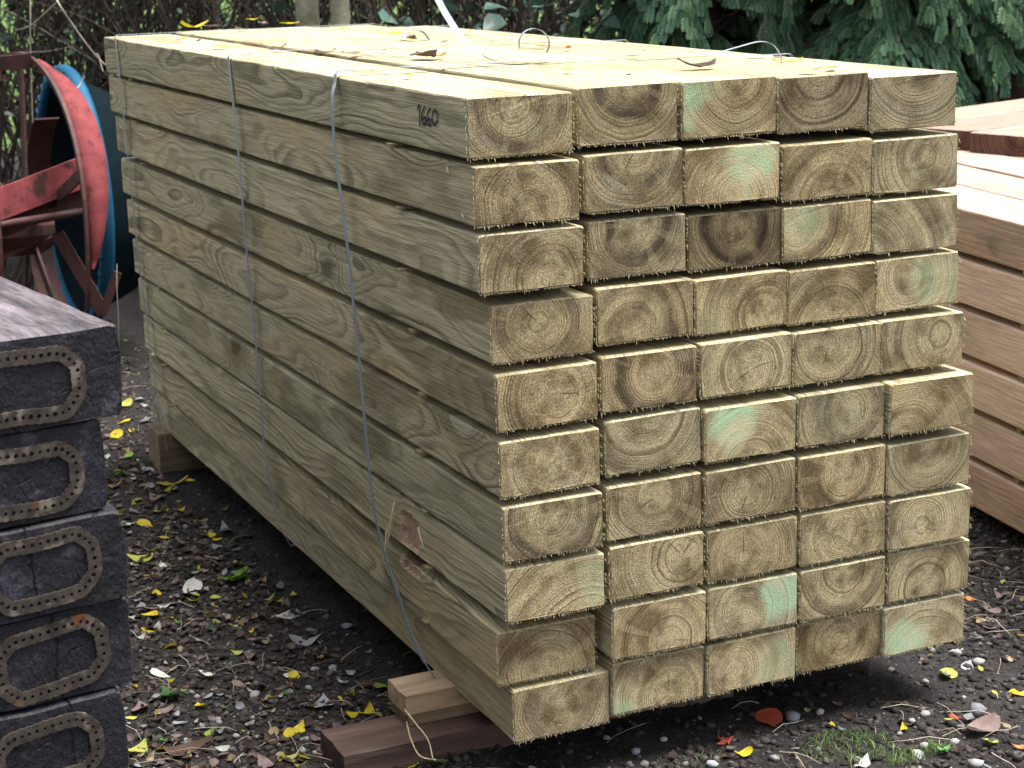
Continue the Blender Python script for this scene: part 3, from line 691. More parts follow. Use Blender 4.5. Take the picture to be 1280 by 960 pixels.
# ------------------------------------------------------------------ fresh oak sleepers on the right
odir = Vector((0.159, 0.987, 0)).normalized(); oang = math.atan2(-odir.x, odir.y); owd = Vector((odir.y, -odir.x, 0))
orig = on_plane(1280, 281, 2, .70)          # a point on the upper left edge
OH, OG = .1135, .0175
tones = [(.60, 'dark reddish brown'), (1.0, 'warm orange tan'), (1.05, 'pale pinkish grey'), (1.1, 'light orange'), (.95, 'tan and grey'), (.8, 'brown knotty')]
start = orig-odir*.62
for k in range(6):
    for c_ in range(4):
        z0 = .70-(k+1)*OH-k*OG
        if k > 0 and c_ > 1: continue      # the inner ones are never seen
        ow = .215
        ctr = start+owd*(ow/2+c_*(ow+.015))+odir*random.uniform(-.03, .03)
        me = sleeper_mesh('oak_sleeper', ow, OH, 2.5, [M['oak'], M['oak_end']], 90+k*4+c_, jit=.0014, ny_=20, warp=.003)
        o = link('oak_sleeper', me, None, (ctr.x, ctr.y, z0), (0, 0, oang+math.radians(random.uniform(-.3, .3))))
        o['pith_x'] = random.uniform(-.1, .1); o['pith_z'] = random.uniform(-.05, .15); o['band_r'] = .05; o['band_s'] = .2; o['green'] = 0.0
        o['tone'] = tones[k][0]*random.uniform(.96, 1.04); o['seed'] = 30+k*4.7+c_*1.3
        if k == 0: lab = f'oak sleeper on top of the right stack, {["nearest the pine pack, "+tones[0][1]+" side", "second seam across", "third seam across", "far right one"][c_]}'
        else: lab = f'{tones[k][1]} oak sleeper, {ORDW[k]} row of right stack, {["outer side", "inner side"][c_]}'
        tag(o, lab, 'sleeper', 'fresh oak sleepers in the right stack')
for k in range(5):
    for yy in (.62, 2.1):
        z0 = .70-(k+1)*OH-k*OG
        p = start+odir*yy
        o = bm_obj('oak_spacer', box(.42, 0, 0, .82, .025, OG-.001, .001), M['lath'], None, (p.x, p.y, z0-OG/2), (0, 0, oang))
        tag(o, f'spacer lath under {ORDW[k]} row of the right stack, {"near" if yy < 1 else "far"} end', 'lath', 'spacer laths of the right stack')
z0 = .70-6*OH-5*OG
for yy in (.5, 2.0):
    p = start+odir*yy; hb = z0-GZ
    o = bm_obj('oak_bearer', box(.43, 0, 0, .84, .1, hb+.01, .003), M['block_dark'], None, (p.x, p.y, GZ+hb/2-.006), (0, 0, oang))
    tag(o, f'wooden bearer under the right stack, {"near" if yy < 1 else "far"} end', 'batten', 'bearers of the right stack')
# cross-laid oak sleepers on a stack behind it
fx = on_plane(1280, 197, 2, .70); 
edir = Vector((0.96, 0.28, 0)).normalized(); eang = math.atan2(-edir.x, edir.y)
nbx = Vector((-edir.y, edir.x, 0))
f0 = fx+Vector((0.05, 0.0, 0))
ew = .25
for k in range(4):
    for lv in range(3):
        if lv and k > 1: continue
        p = f0+nbx*(ew+.008)*(k-.62)+edir*random.uniform(-.02, .02)-edir*.02
        zt_ = .765-lv*.125
        me = sleeper_mesh('cross_laid_sleeper', ew, .115, 2.4, [M['oak'], M['oak_end']], 140+k+lv*9, jit=.002, ny_=14, warp=.003)
        o = link('cross_laid_sleeper', me, None, (p.x, p.y, zt_-.115), (0, 0, eang+math.radians(random.uniform(-.6, .6))))
        o['pith_x'] = random.uniform(-.1, .1); o['pith_z'] = random.uniform(0, .12); o['band_r'] = .05; o['band_s'] = .6; o['green'] = 0.0; o['tone'] = .46 if k % 2 else .38; o['seed'] = 70+k*2.9
        tag(o, f'reddish oak sleeper laid crosswise behind right stack, {ORDW[k]} from front, {["top", "middle", "bottom"][lv]} layer', 'sleeper', 'cross laid sleepers behind the right stack')
for k in range(2):
    p = f0+edir*(.5+1.3*k)+nbx*.5; hb = .765-2*.125-.115-GZ
    if k >= 0:
        o = bm_obj('oak_bearer', box(0, 0, hb/2, .16, 1.7, hb+.004, .004), M['block_dark'], None, (p.x, p.y, GZ-.004), (0, 0, eang+math.pi/2*0))
        o.rotation_euler.z = math.atan2(nbx.y, nbx.x)-math.pi/2
        tag(o, f'support beam under the cross laid sleepers, {"left" if k == 0 else "right"} one', 'batten', 'supports of the cross laid sleepers')

# ------------------------------------------------------------------ old iron cage wheel with red paint, blue tub behind it
M['red_iron'] = simple('worn_red_paint', (0.23, 0.052, 0.056), 0.8, var=0.4, scale=16, bump=0.5, color2=(0.06, 0.03, 0.027), c2_lo=0.55, c2_hi=0.66, spec=0.15)
M['brown_iron'] = simple('rusted_dull_red', (0.085, 0.034, 0.030), 0.65, var=0.4, scale=20, bump=0.4, color2=(0.05, 0.035, 0.03))
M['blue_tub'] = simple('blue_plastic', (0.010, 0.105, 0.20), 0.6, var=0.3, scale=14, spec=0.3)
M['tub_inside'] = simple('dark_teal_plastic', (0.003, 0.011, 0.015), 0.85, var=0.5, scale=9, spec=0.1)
WR = .60
wc_ = at_depth(43, 283, 6.45)
wu = (Vector(UPV)*.99-Vector(RGT)*.14).normalized()
wa = (Vector(RGT)*.87+Vector(FWD)*.49); wa = (wa-wu*wa.dot(wu)).normalized()      # axis, away from the camera
wv_ = wu.cross(wa).normalized()
if wv_.dot(Vector(RGT)) < 0: wv_ = -wv_
wheel = empty('cage_wheel', (wc_.x, wc_.y, GZ))
tag(wheel, 'old red iron cage wheel with flaking paint behind the black sleepers', 'wheel')
def wp(ang, rad, ax): return wc_+(wv_*math.cos(ang)+wu*math.sin(ang))*rad+wa*ax-wheel.location
def ring_strip(r0, r1, a0, a1, t0, t1, name, mat, seg=72):
    V = []; F = []
    closed = abs(t1-t0) > 2*math.pi-1e-3; m_ = seg if closed else seg+1
    for i in range(m_):
        an = t0+(t1-t0)*i/seg
        for (rd, ax) in ((r0, a0), (r1, a0), (r1, a1), (r0, a1)): V.append(wp(an, rd*(1+.006*math.sin(an*5)), ax+.006*math.sin(an*3)))
    for i in range(seg):
        j = (i+1) % m_
        for k in range(4): F.append((i*4+k, i*4+(k+1) % 4, j*4+(k+1) % 4, j*4+k))
    if not closed: F += [(0, 1, 2, 3), tuple((m_-1)*4+k for k in (3, 2, 1, 0))]
    return link(name, new_mesh(name, V, F, mat), wheel)
ring_strip(WR-.012, WR+.004, 0, .012, 0, 2*math.pi, 'rim', M['brown_iron'])
ring_strip(WR-.05, WR-.042, -.30, -.26, 0, 2*math.pi, 'rim', M['brown_iron'])
V = []; F = []
for i in range(29):
    t = i/28; an = math.radians(-22+t*86); wd_ = .010+.085*math.sin(math.pi*t)**.8; dr = .012*math.sin(math.pi*t)
    for (rd, ax) in ((WR-.004, .014), (WR+dr*.5, .014+wd_*.5), (WR-.012, .014+wd_), (WR-.02, .014+wd_), (WR-.012+dr*.5, .014+wd_*.5), (WR-.012, .014)): V.append(wp(an, rd, ax))
for i in range(28):
    for k in range(6): F.append((i*6+k, i*6+(k+1) % 6, (i+1)*6+(k+1) % 6, (i+1)*6+k))
F += [tuple(range(6)), tuple(28*6+k for k in reversed(range(6)))]
link('guard_plate', new_mesh('guard_plate', V, F, M['red_iron'], True), wheel)
def bar(p, q, wd, th, name, mat, wdir):
    t = (q-p).normalized(); wdir = (wdir-t*wdir.dot(t)).normalized(); nn = t.cross(wdir); V = []
    for e in (p, q):
        for a, b in ((-1, -1), (1, -1), (1, 1), (-1, 1)): V.append(e+wdir*(a*wd/2)+nn*(b*th/2))
    return link(name, new_mesh(name, V, [(0, 1, 2, 3), (7, 6, 5, 4), (0, 4, 5, 1), (1, 5, 6, 2), (2, 6, 7, 3), (3, 7, 4, 0)], mat), wheel)
for k in range(14):
    an = math.radians(66+k*18.5)
    bar(wp(an, WR-.01, .006), wp(an+.22, WR-.045, -.28), .05, .007, 'strake', M['brown_iron'], wp(an, 1, 0)-wp(an, 0, 0))
for k in range(7):
    an = math.radians(18+k*360/7)
    bar(wp(an, .09, -.20), wp(an, WR-.045, -.28), .035, .008, 'spoke', M['brown_iron'], wa.cross(wp(an, 1, 0)-wp(an, 0, 0)))
for k in range(5):
    an = math.radians(-64+k*72)
    bar(wp(an, .10, -.02), wp(an, WR-.01, .006), .04, .009, 'spoke', M['brown_iron'], wa.cross(wp(an, 1, 0)-wp(an, 0, 0)))
V, F = tube([wp(0, 0, -.30), wp(0, 0, -.24), wp(0, 0, 0), wp(0, 0, .05)], [.085, .10, .10, .08], 18)
F.append(tuple(reversed(range(18)))); F.append(tuple(range(54, 72)))
link('hub', new_mesh('hub', V, F, M['brown_iron'], False), wheel)
ring_strip(.395, .40, .08, .17, math.radians(100), math.radians(290), 'inner_drum', M['brown_iron'], 40)
# the painted channel arm across the front
A0 = at_depth(121, 208, 6.25)-wheel.location; A1 = at_depth(-70, 282, 5.95)-wheel.location
bar(A0, A1, .10, .075, 'arm_top', M['red_iron'], Vector(UPV))
A0b = at_depth(116, 236, 6.28)-wheel.location; A1b = at_depth(-70, 312, 6.0)-wheel.location
bar(A0b, A1b, .075, .03, 'arm_web', M['brown_iron'], Vector(UPV))
V, F = tube([at_depth(112, 262, 6.26)-wheel.location, at_depth(60, 272, 6.1)-wheel.location, at_depth(-70, 292, 5.95)-wheel.location], .014, 8)
link('tie_rod', new_mesh('tie_rod', V, F, M['brown_iron'], True), wheel)
bar(at_depth(72, 292, 6.3)-wheel.location, at_depth(130, 392, 6.35)-wheel.location, .045, .008, 'brace', M['brown_iron'], Vector(RGT))
bar(at_depth(147, 340, 6.3)-wheel.location, at_depth(128, 394, 6.33)-wheel.location, .03, .008, 'brace', M['brown_iron'], Vector(RGT))
bar(at_depth(60, 285, 6.4)-wheel.location, at_depth(-40, 330, 6.3)-wheel.location, .07, .01, 'brace', M['brown_iron'], Vector(UPV))

tc = at_depth(88, 246, 7.0); tu = wu; ta = (Vector(RGT)*.90+Vector(FWD)*.44); ta = (ta-tu*ta.dot(tu)).normalized(); tv = tu.cross(ta).normalized()
if tv.dot(Vector(RGT)) < 0: tv = -tv
tub = empty('plastic_tub', (tc.x, tc.y, GZ)); tag(tub, 'bright blue round plastic tub standing on its side behind the red wheel', 'tub')
def tub_surf(prof, name, mat, seg=56):
    V = []; F = []; m_ = len(prof)
    for i in range(seg):
        an = 2*math.pi*i/seg
        for j, (rd, ax) in enumerate(prof):
            rib = .004*math.sin(an*seg/2*2*math.pi/6.283) if False else 0
            V.append(tc+(tv*math.cos(an)+tu*math.sin(an))*(rd+rib)+ta*ax-tub.location)
    for i in range(seg):
        j = (i+1) % seg
        for k in range(m_-1): F.append((i*m_+k, i*m_+k+1, j*m_+k+1, j*m_+k))
    return link(name, new_mesh(name, V, F, mat, True), tub)
TR = .485
tub_surf([(TR-.03, 0.012), (TR-.03, -.004), (TR-.024, -.012), (TR, -.014), (TR+.014, -.004), (TR+.016, .02), (TR+.008, .034), (TR-.02, .034)], 'lip', M['blue_tub'])
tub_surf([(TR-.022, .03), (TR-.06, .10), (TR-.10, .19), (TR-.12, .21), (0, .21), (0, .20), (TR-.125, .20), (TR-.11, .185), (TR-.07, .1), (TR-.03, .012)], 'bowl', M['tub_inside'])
for k in range(40):
    an = 2*math.pi*k/40; b_ = tc+(tv*math.cos(an)+tu*math.sin(an))*(TR-.008)+ta*(-.016)-tub.location
    rd = (tv*math.cos(an)+tu*math.sin(an)); tg = ta.cross(rd)
    V = [b_+rd*(.016*a)+tg*(.006*b)+ta*(c*.004) for a, b, c in ((-1, -1, 1), (1, -1, 1), (1, 1, 1), (-1, 1, 1), (-.8, -.6, -1), (.8, -.6, -1), (.8, .6, -1), (-.8, .6, -1))]
    link('lip_rib', new_mesh('lip_rib', V, [(0, 1, 2, 3), (7, 6, 5, 4), (0, 4, 5, 1), (1, 5, 6, 2), (2, 6, 7, 3), (3, 7, 4, 0)], M['blue_tub']), tub)

# ------------------------------------------------------------------ leaves
M['leaf'] = simple('leaf', (1, 1, 1), 0.6, var=0.22, scale=60, tint=True, trans=0.25)
M['leaf_dark'] = simple('evergreen_leaf', (1, 1, 1), 0.42, var=0.25, scale=40, tint=True, spec=0.4, trans=0.12)
M['twig'] = simple('twig_bark', (1, 1, 1), 0.85, var=0.35, scale=50, tint=True)
def leaf_geo(length, width, curl, fold, R, nx_=6, shape='ovate'):
    """curved blade lying in xy, tip at +x; returns verts and quads"""
    V = []; F = []; half = (-1, -.5, 0, .5, 1)
    wob = R.uniform(0, 6)
    for i in range(nx_+1):
        t = i/nx_
        w = (math.sin(math.pi*t**.75)**.8)*(1-.25*t) if shape == 'ovate' else (.35+.65*abs(math.cos(t*7)))*math.sin(math.pi*min(1, t*.93+.05))
        w = max(w, .02)*width/2
        for a in half:
            x = (t-.5)*length+(-abs(a)*.06*length if 0 < t < 1 else 0)
            z = curl*length*((t-.5)**2*2.2)+fold*abs(a)*w+.05*length*math.sin(t*6+a*2.5+wob)*R.uniform(.5, 1.0)*abs(a)
            V.append((x, a*w, z))
    m_ = 5
    for i in range(nx_):
        for k in range(4): F.append((i*m_+k, i*m_+k+1, (i+1)*m_+k+1, (i+1)*m_+k))
    return V, F
def maple_geo(size, R):
    pts = []
    for k in range(5):
        a = math.radians(90+(k-2)*58); L_ = size*(.55 if k == 2 else .5 if k in (1, 3) else .36)
        pts.append((math.cos(a-.42)*L_*.42, math.sin(a-.42)*L_*.42)); pts.append((math.cos(a-.16)*L_*.72, math.sin(a-.16)*L_*.72)); pts.append((math.cos(a)*L_, math.sin(a)*L_)); pts.append((math.cos(a+.16)*L_*.72, math.sin(a+.16)*L_*.72))
    pts.append((math.cos(math.radians(90+2*58)+.42)*size*.16, math.sin(math.radians(90+2*58)+.42)*size*.16))
    V = [(0, 0, 0)]+[(x, y, .10*size*math.sin(x/size*9+y/size*7)+.25*(x*x+y*y)/size) for x, y in pts]
    F = [(0, i, i+1) for i in range(1, len(pts))]+[(0, len(pts), 1)]
    return V, F
YEL, LYE, WHI, GRN, BRN, PNK, RED, ORA, DGR, TAN, GRY = (.60, .47, .025), (.42, .43, .09), (.62, .62, .56), (.25, .38, .05), (.085, .052, .038), (.23, .165, .15), (.33, .065, .035), (.5, .2, .06), (.035, .10, .03), (.42, .32, .18), (.33, .34, .36)
CN = {YEL: 'bright yellow', LYE: 'yellow green', WHI: 'whitish', GRN: 'fresh green', BRN: 'dark brown', PNK: 'pinkish brown', RED: 'rust red', ORA: 'orange', DGR: 'dark green', TAN: 'tan', GRY: 'pale grey'}
def put_leaf(pos, size, colr, label, group, R, maple=False, aspect=.6, tilt=.25, curl=None, rz=None):
    if maple: V, F = maple_geo(size*1.5, R)
    else: V, F = leaf_geo(size, size*aspect, R.uniform(.1, .6) if curl is None else curl, R.uniform(.0, .5 if size < .04 else .15), R, 9)
    zmin = min(v[2] for v in V)
    jit = np.array(colr)*np.array([R.uniform(.85, 1.12)]*3)
    B = Batch(); B.add(V, F, jit)
    o = link('fallen_leaf', B.mesh('fallen_leaf', M['leaf'], True), None, (pos.x, pos.y, pos.z-zmin*.8+.003+tilt*size*.15), (R.uniform(-tilt, tilt), R.uniform(-tilt, tilt), R.uniform(0, 6.28) if rz is None else rz))
    return tag(o, label, 'leaf', group)
R = random.Random(5)
def ground_at(px, py):
    p = on_plane(px, py, 2, GZ); p.z = ground_h(p.x, p.y); return p
# on top of the pack: px, py, size px, colour
TOPL = [(245, 38, 28, YEL, 'heap of it at the far left corner'), (262, 36, 20, PNK, 'curled beside the yellow one at the far left'), (303, 40, 14, BRN, 'curled up on the far left'), (222, 52, 20, LYE, 'flat and thin near the far left edge'), (248, 53, 9, BRN, 'tiny, near the far left edge'), (278, 60, 22, LYE, 'flat near the middle strap'), (296, 57, 10, YEL, 'small, near the middle strap'), (309, 71, 11, BRN, 'tiny, just behind the middle strap'), (342, 64, 25, PNK, 'curled between middle and front strap'), (408, 68, 26, BRN, 'thin and twisted near the front strap'), (440, 71, 22, PNK, 'rolled up near the front strap'), (399, 48, 9, BRN, 'tiny, in the middle of the top'), (428, 37, 9, GRN, 'small, toward the rear edge'), (482, 67, 14, GRY, 'small crumpled, left of the long dry one'), (533, 76, 40, BRN, 'long dry one on the seam'), (547, 75, 18, ORA, 'on the tip of the long dry one'), (511, 97, 14, YEL, 'small, near the written number'), (488, 44, 20, YEL, 'flat near the rear edge'), (508, 35, 12, BRN, 'small curled at the rear edge'), (515, 52, 16, BRN, 'under the bent blue strap'), (580, 43, 14, YEL, 'upright behind the loose strap'), (678, 59, 16, ORA, 'inside the strap loop'), (710, 62, 12, ORA, 'small, right of the strap loop'), (790, 72, 16, YEL, 'small, right part of the top'), (710, 93, 16, YEL, 'flat near the front seam'), (870, 88, 36, BRN, 'large curled at the front edge'), (1040, 86, 22, GRN, 'small, at the front edge on the right'), (1015, 90, 22, TAN, 'flat beside the green one'), (785, 99, 5, BRN, 'speck at the front edge'), (805, 65, 7, TAN, 'speck behind the middle'), (970, 67, 14, PNK, 'curled at the right rear edge'), (985, 73, 30, LYE, 'thin strip at the right rear edge'), (615, 53, 12, TAN, 'thin fleck behind the loose strap'), (555, 57, 12, TAN, 'thin fleck near the middle rear'), (330, 32, 16, PNK, 'curled at the far edge'), (316, 27, 12, YEL, 'upright at the far edge'), (362, 31, 18, YEL, 'flat by the tree trunks')]
for (a, b, sz, cl, w) in TOPL:
    p = on_plane(a, b, 2, TOPZ-.004); d = (p-Vector(CAM)).dot(Vector(FWD))
    c_ = min(4, max(0, int((p.x+.03)/.204))); p.z = top_of[0, c_]
    put_leaf(p, max(.016, 1.4*sz*d/FPX), cl, f'{CN[cl]} leaf on the pack, {w}', 'leaves on top of the pack', R, aspect=R.uniform(.45, .75), tilt=.1, curl=R.uniform(.05, .45))
GNDL = [(222, 603, 28, YEL), (238, 600, 14, YEL), (205, 606, 20, LYE), (215, 612, 22, LYE), (175, 697, 32, LYE), (203, 708, 18, WHI), (195, 737, 16, YEL), (238, 738, 38, WHI), (205, 753, 18, WHI), (187, 765, 20, YEL), (188, 780, 24, YEL), (295, 812, 15, LYE), (270, 745, 14, LYE), (295, 779, 18, LYE), (200, 838, 28, WHI), (256, 840, 24, WHI), (285, 831, 14, WHI), (212, 869, 42, DGR), (250, 883, 20, YEL), (175, 935, 32, LYE), (160, 893, 20, LYE), (235, 935, 58, BRN), (175, 880, 28, PNK), (207, 888, 24, PNK), (265, 915, 22, GRN), (225, 902, 18, GRY), (367, 744, 16, YEL), (357, 772, 28, WHI), (383, 800, 42, GRY), (370, 848, 24, YEL), (361, 845, 14, WHI), (428, 856, 16, WHI), (337, 871, 18, YEL), (405, 880, 32, GRY), (426, 878, 12, YEL), (475, 864, 26, GRN), (460, 862, 26, BRN), (462, 890, 24, YEL), (374, 912, 26, YEL), (360, 920, 22, YEL), (366, 945, 24, LYE), (513, 954, 26, LYE), (478, 956, 26, ORA), (437, 780, 26, GRY), (350, 932, 40, BRN), (155, 505, 22, LYE), (175, 497, 18, WHI), (155, 526, 16, YEL), (183, 523, 22, WHI), (143, 543, 26, YEL), (195, 577, 28, TAN), (186, 588, 26, WHI), (160, 592, 14, WHI), (160, 572, 16, GRN), (152, 596, 18, DGR), (195, 622, 26, PNK), (182, 656, 22, YEL), (203, 672, 16, YEL), (262, 668, 18, YEL), (272, 677, 12, YEL), (282, 637, 14, TAN), (306, 672, 24, DGR), (281, 663, 30, GRY), (145, 610, 18, YEL), (160, 655, 18, WHI), (196, 639, 14, LYE), (310, 706, 20, PNK), (268, 700, 26, PNK), (245, 715, 22, GRY), (232, 690, 20, BRN), (335, 760, 22, BRN), (318, 800, 20, PNK), (155, 960, 30, PNK), (330, 955, 30, PNK),
 (963, 902, 44, RED), (928, 946, 26, YEL), (1130, 909, 18, YEL), (1270, 866, 30, YEL), (1195, 896, 18, RED), (1225, 910, 52, PNK), (1238, 925, 24, LYE), (1237, 784, 16, PNK), (1214, 748, 14, ORA), (1182, 843, 28, LYE), (1275, 935, 22, ORA), (1080, 955, 30, WHI), (1210, 830, 24, GRY), (1195, 813, 18, WHI), (1150, 945, 24, GRY)]
def nearby(a, b):
    if a > 800: return ('right of the front corner', 'lower right')[a < 1150]
    if b < 560: return 'in the gap at the far left'
    if b < 690: return 'beside the far half of the pack'
    if b < 800: return 'left of the pack, mid way'
    return ('near the red plank', 'beside the black sleepers')[a < 300]
seen = {}
for (a, b, sz, cl) in GNDL:
    p = ground_at(a, b); d = (p-Vector(CAM)).dot(Vector(FWD))
    size = max(.018, 1.05*sz*d/FPX)
    base_l = f'{("large" if sz > 34 else "small" if sz < 19 else "medium")} {CN[cl]} leaf on soil {nearby(a, b)}'
    o = put_leaf(p, size, cl, base_l, 'fallen leaves on the soil', R, aspect=R.uniform(.5, .85), tilt=.12 if sz > 30 else .28, curl=R.uniform(.1, .5))
    seen.setdefault(base_l, []).append((a, o))
for lab, lst in seen.items():
    lst.sort(key=lambda t: t[0])
    if len(lst) > 1:
        names = ['left one', 'right one'] if len(lst) == 2 else ['leftmost']+[ORDW[k]+' from left' for k in range(1, len(lst)-1)]+['rightmost']
        for (a, o), w in zip(lst, names): o['label'] = lab+', '+w
p = ground_at(909, 930); put_leaf(p, .034, RED, 'small red maple leaf on soil under the front corner', 'maple leaf', R, maple=True, tilt=.15, rz=.5)

# uncountable litter: dull small leaves, crumbs of soil, gravel, straw
def under_pack(x, y): return -.02 < x < 1.05 and .02 < y < 2.6
def scatter_area(k):
    while True:
        q = R.random()
        if q < .62: a, b = R.uniform(120, 640), R.uniform(430, 1000)
        elif q < .92: a, b = R.uniform(560, 1330), R.uniform(700, 1010)
        else: a, b = R.uniform(1180, 1330), R.uniform(640, 800)
        p = on_plane(a, b, 2, GZ)
        if p.y > 6 or abs(p.x) > 3: continue
        if under_pack(p.x, p.y) and R.random() < .75: continue
        p.z = ground_h(p.x, p.y); return p
B = Batch()
litc = [(BRN, 6), ((.06, .04, .03), 6), (PNK, 4), (TAN, 2), (GRY, 2), ((.16, .13, .11), 4), (WHI, .8), (LYE, .7), (YEL, .5), (DGR, .5)]
lw = [w for _, w in litc]
for k in range(4100):
    p = scatter_area(k); sz = R.uniform(.009, .034)
    if k > 2700: p = ground_at(R.uniform(125, 400), R.uniform(400, 780)); sz *= 1.2
    if under_pack(p.x, p.y) and k > 2700: continue
    left = p.x < 0
    if not left and R.random() < .7: continue
    V, F = leaf_geo(sz, sz*R.uniform(.4, .8), R.uniform(-.2, .7), R.uniform(0, .5), R, 4)
    M3 = Matrix.Rotation(R.uniform(0, 6.28), 3, 'Z') @ Matrix.Rotation(R.uniform(-.45, .45), 3, 'X') @ Matrix.Rotation(R.uniform(-.35, .35), 3, 'Y')
    c_ = R.choices([c for c, _ in litc], lw)[0]
    B.add([M3 @ Vector(v)+p+Vector((0, 0, .005)) for v in V], F, np.array(c_)*R.uniform(.35, .95))
o = link('leaf_litter', B.mesh('leaf_litter', M['leaf'], True)); tag(o, 'layer of small brown rotting leaves scattered over the soil', 'leaf litter', kind='stuff')
bm = bmesh.new(); bmesh.ops.create_icosphere(bm, subdivisions=1, radius=1.0); bm.verts.ensure_lookup_table()
IV = np.array([v.co[:] for v in bm.verts]); IF = np.array([[v.index for v in f.verts] for f in bm.faces]); bm.free()
def stones(nn, lo, hi, cols, sink):
    B = Batch()
    for k in range(nn):
        p = scatter_area(k); sz = lo*(hi/lo)**(R.random()**2.2)
        Q = IV*(1+RNG.uniform(-.28, .28, (len(IV), 1)))*np.array([1, R.uniform(.6, 1), R.uniform(.45, .8)])*sz
        M3 = np.array(Matrix.Rotation(R.uniform(0, 6.28), 3, 'Z') @ Matrix.Rotation(R.uniform(-.5, .5), 3, 'X'))
        c = np.array(R.choice(cols))*R.uniform(.7, 1.15)
        B.add(Q @ M3.T+np.array(p)+np.array([0, 0, sz*sink]), IF, c)
    return B
M['stone'] = simple('stone', (1, 1, 1), 0.85, var=0.25, scale=150, tint=True, bump=.3)
o = link('gravel', stones(3200, .0018, .011, [(.14, .135, .135), (.08, .077, .08), (.24, .235, .23), (.05, .048, .048), (.11, .095, .085)], .2).mesh('gravel', M['stone'], False)); tag(o, 'fine grey gravel mixed into the dark soil', 'gravel', kind='stuff')
o = link('soil_crumbs', stones(21000, .0016, .013, [(.030, .025, .023), (.046, .038, .035), (.020, .017, .016), (.060, .050, .045)], .15).mesh('soil_crumbs', M['stone'], False)); tag(o, 'loose dark crumbs of soil', 'soil', kind='stuff')
# stones one can pick out
for (a, b, sz, cl, w) in [(1222, 733+92, 18, (.30, .295, .29), 'white rounded stone at the right rim'), (1197, 815, 16, (.30, .295, .29), 'white stone just right of the pack corner'), (992, 897, 26, (.17, .18, .21), 'blue grey angular stone beside the red leaf'), (1222, 887, 30, (.16, .16, .18), 'flat slate grey stone at the lower right'), (1157, 851, 12, (.30, .295, .29), 'round pebble below the pack corner'), (1157, 891, 17, (.30, .295, .29), 'whitish stone at the lower right'), (1140, 900, 12, (.30, .295, .29), 'small white pebble near the yellow leaf'), (1193, 926, 16, (.30, .295, .29), 'white cube shaped stone at lower right'), (1155, 932, 15, (.30, .295, .29), 'whitish pebble in the grass tuft'), (1220, 951, 22, (.30, .295, .29), 'large pale stone at the bottom right'), (1025, 888, 13, (.33, .33, .34), 'grey pebble behind the grass tuft'), (968, 950, 14, (.25, .25, .26), 'grey pebble near the red leaf'), (830, 925, 12, (.36, .35, .36), 'pale pebble under the front corner'), (795, 940, 16, (.24, .24, .27), 'grey stone under the front corner'), (890, 955, 16, (.40, .40, .41), 'pale grey stone at the bottom edge'), (393, 834, 14, (.30, .30, .31), 'grey pebble left of the battens'), (391, 832, 8, (.25, .2, .17), 'brown pebble left of the battens'), (416, 835, 14, (.28, .28, .30), 'bluish pebble left of the battens'), (318, 866, 16, (.30, .295, .29), 'white pebble beside the yellow leaves'), (295, 920, 12, (.28, .28, .28), 'grey pebble near the black sleepers')]:
    p = ground_at(a, b); d = (p-Vector(CAM)).dot(Vector(FWD)); s_ = sz*d/FPX/2
    Q = IV*(1+RNG.uniform(-.2, .2, (len(IV), 1)))*np.array([1, .8, .62])*s_
    BB = Batch(); BB.add(Q, IF, cl)
    o = link('stone', BB.mesh('stone', M['stone']), None, (p.x, p.y, p.z+s_*.35), (R.uniform(-.2, .2), R.uniform(-.2, .2), R.uniform(0, 6)))
    tag(o, w, 'stone', 'loose stones on the soil')
B = Batch()
for k in range(260):
    p = scatter_area(k); L_ = R.uniform(.03, .13); a = R.uniform(0, 6.28); dv = Vector((math.cos(a), math.sin(a), 0))
    pts = [p+dv*(L_*t)+Vector((R.uniform(-.004, .004), R.uniform(-.004, .004), .006+.012*math.sin(t*3.1)*R.random())) for t in (0, .35, .7, 1)]
    V, F = tube(pts, [.0011, .001, .0008, .0005], 3); B.add(V, F, R.choice([(.30, .25, .18), (.16, .12, .09), (.42, .37, .29)]))
o = link('straw_bits', B.mesh('straw_bits', M['twig'])); tag(o, 'dry stalks and bits of twig lying on the soil', 'twigs', kind='stuff')
# small weeds and grass tufts
def weed(px, py, size, nleaf, col_, label, upr=.5, asp=.5):
    p = ground_at(px, py); B = Batch()
    for k in range(nleaf):
        L_ = size*R.uniform(.6, 1.1); a = R.uniform(0, 6.28)
        V, F = leaf_geo(L_, L_*asp, R.uniform(.2, .5), .3, R, 5)
        M3 = Matrix.Rotation(a, 3, 'Z') @ Matrix.Rotation(-R.uniform(.1, upr), 3, 'Y')
        B.add([M3 @ (Vector(v)+Vector((L_*.6, 0, 0)))+Vector((0, 0, .006)) for v in V], F, np.array(col_)*R.uniform(.7, 1.2))
    o = link('small_weed', B.mesh('small_weed', M['leaf'], True), None, (p.x, p.y, p.z)); tag(o, label, 'plant', 'weeds in the soil')
weed(295, 724, .046, 11, (.16, .30, .04), 'bright green rosette weed left of the pack', .8, .75)
weed(222, 775, .014, 8, (.10, .22, .05), 'tiny green seedling beside a yellow leaf')
weed(205, 925, .016, 9, (.06, .20, .05), 'small green seedling beside the black sleepers')
weed(360, 868, .016, 10, (.08, .17, .04), 'low green seedlings near the grey leaf')
weed(545, 955, .02, 10, (.05, .12, .03), 'dark green weed in front of the plank')
weed(1180, 940, .02, 10, (.10, .24, .06), 'small clover like weed at lower right')
weed(280, 885, .012, 7, (.10, .20, .05), 'tiny weed behind the bright yellow leaf')
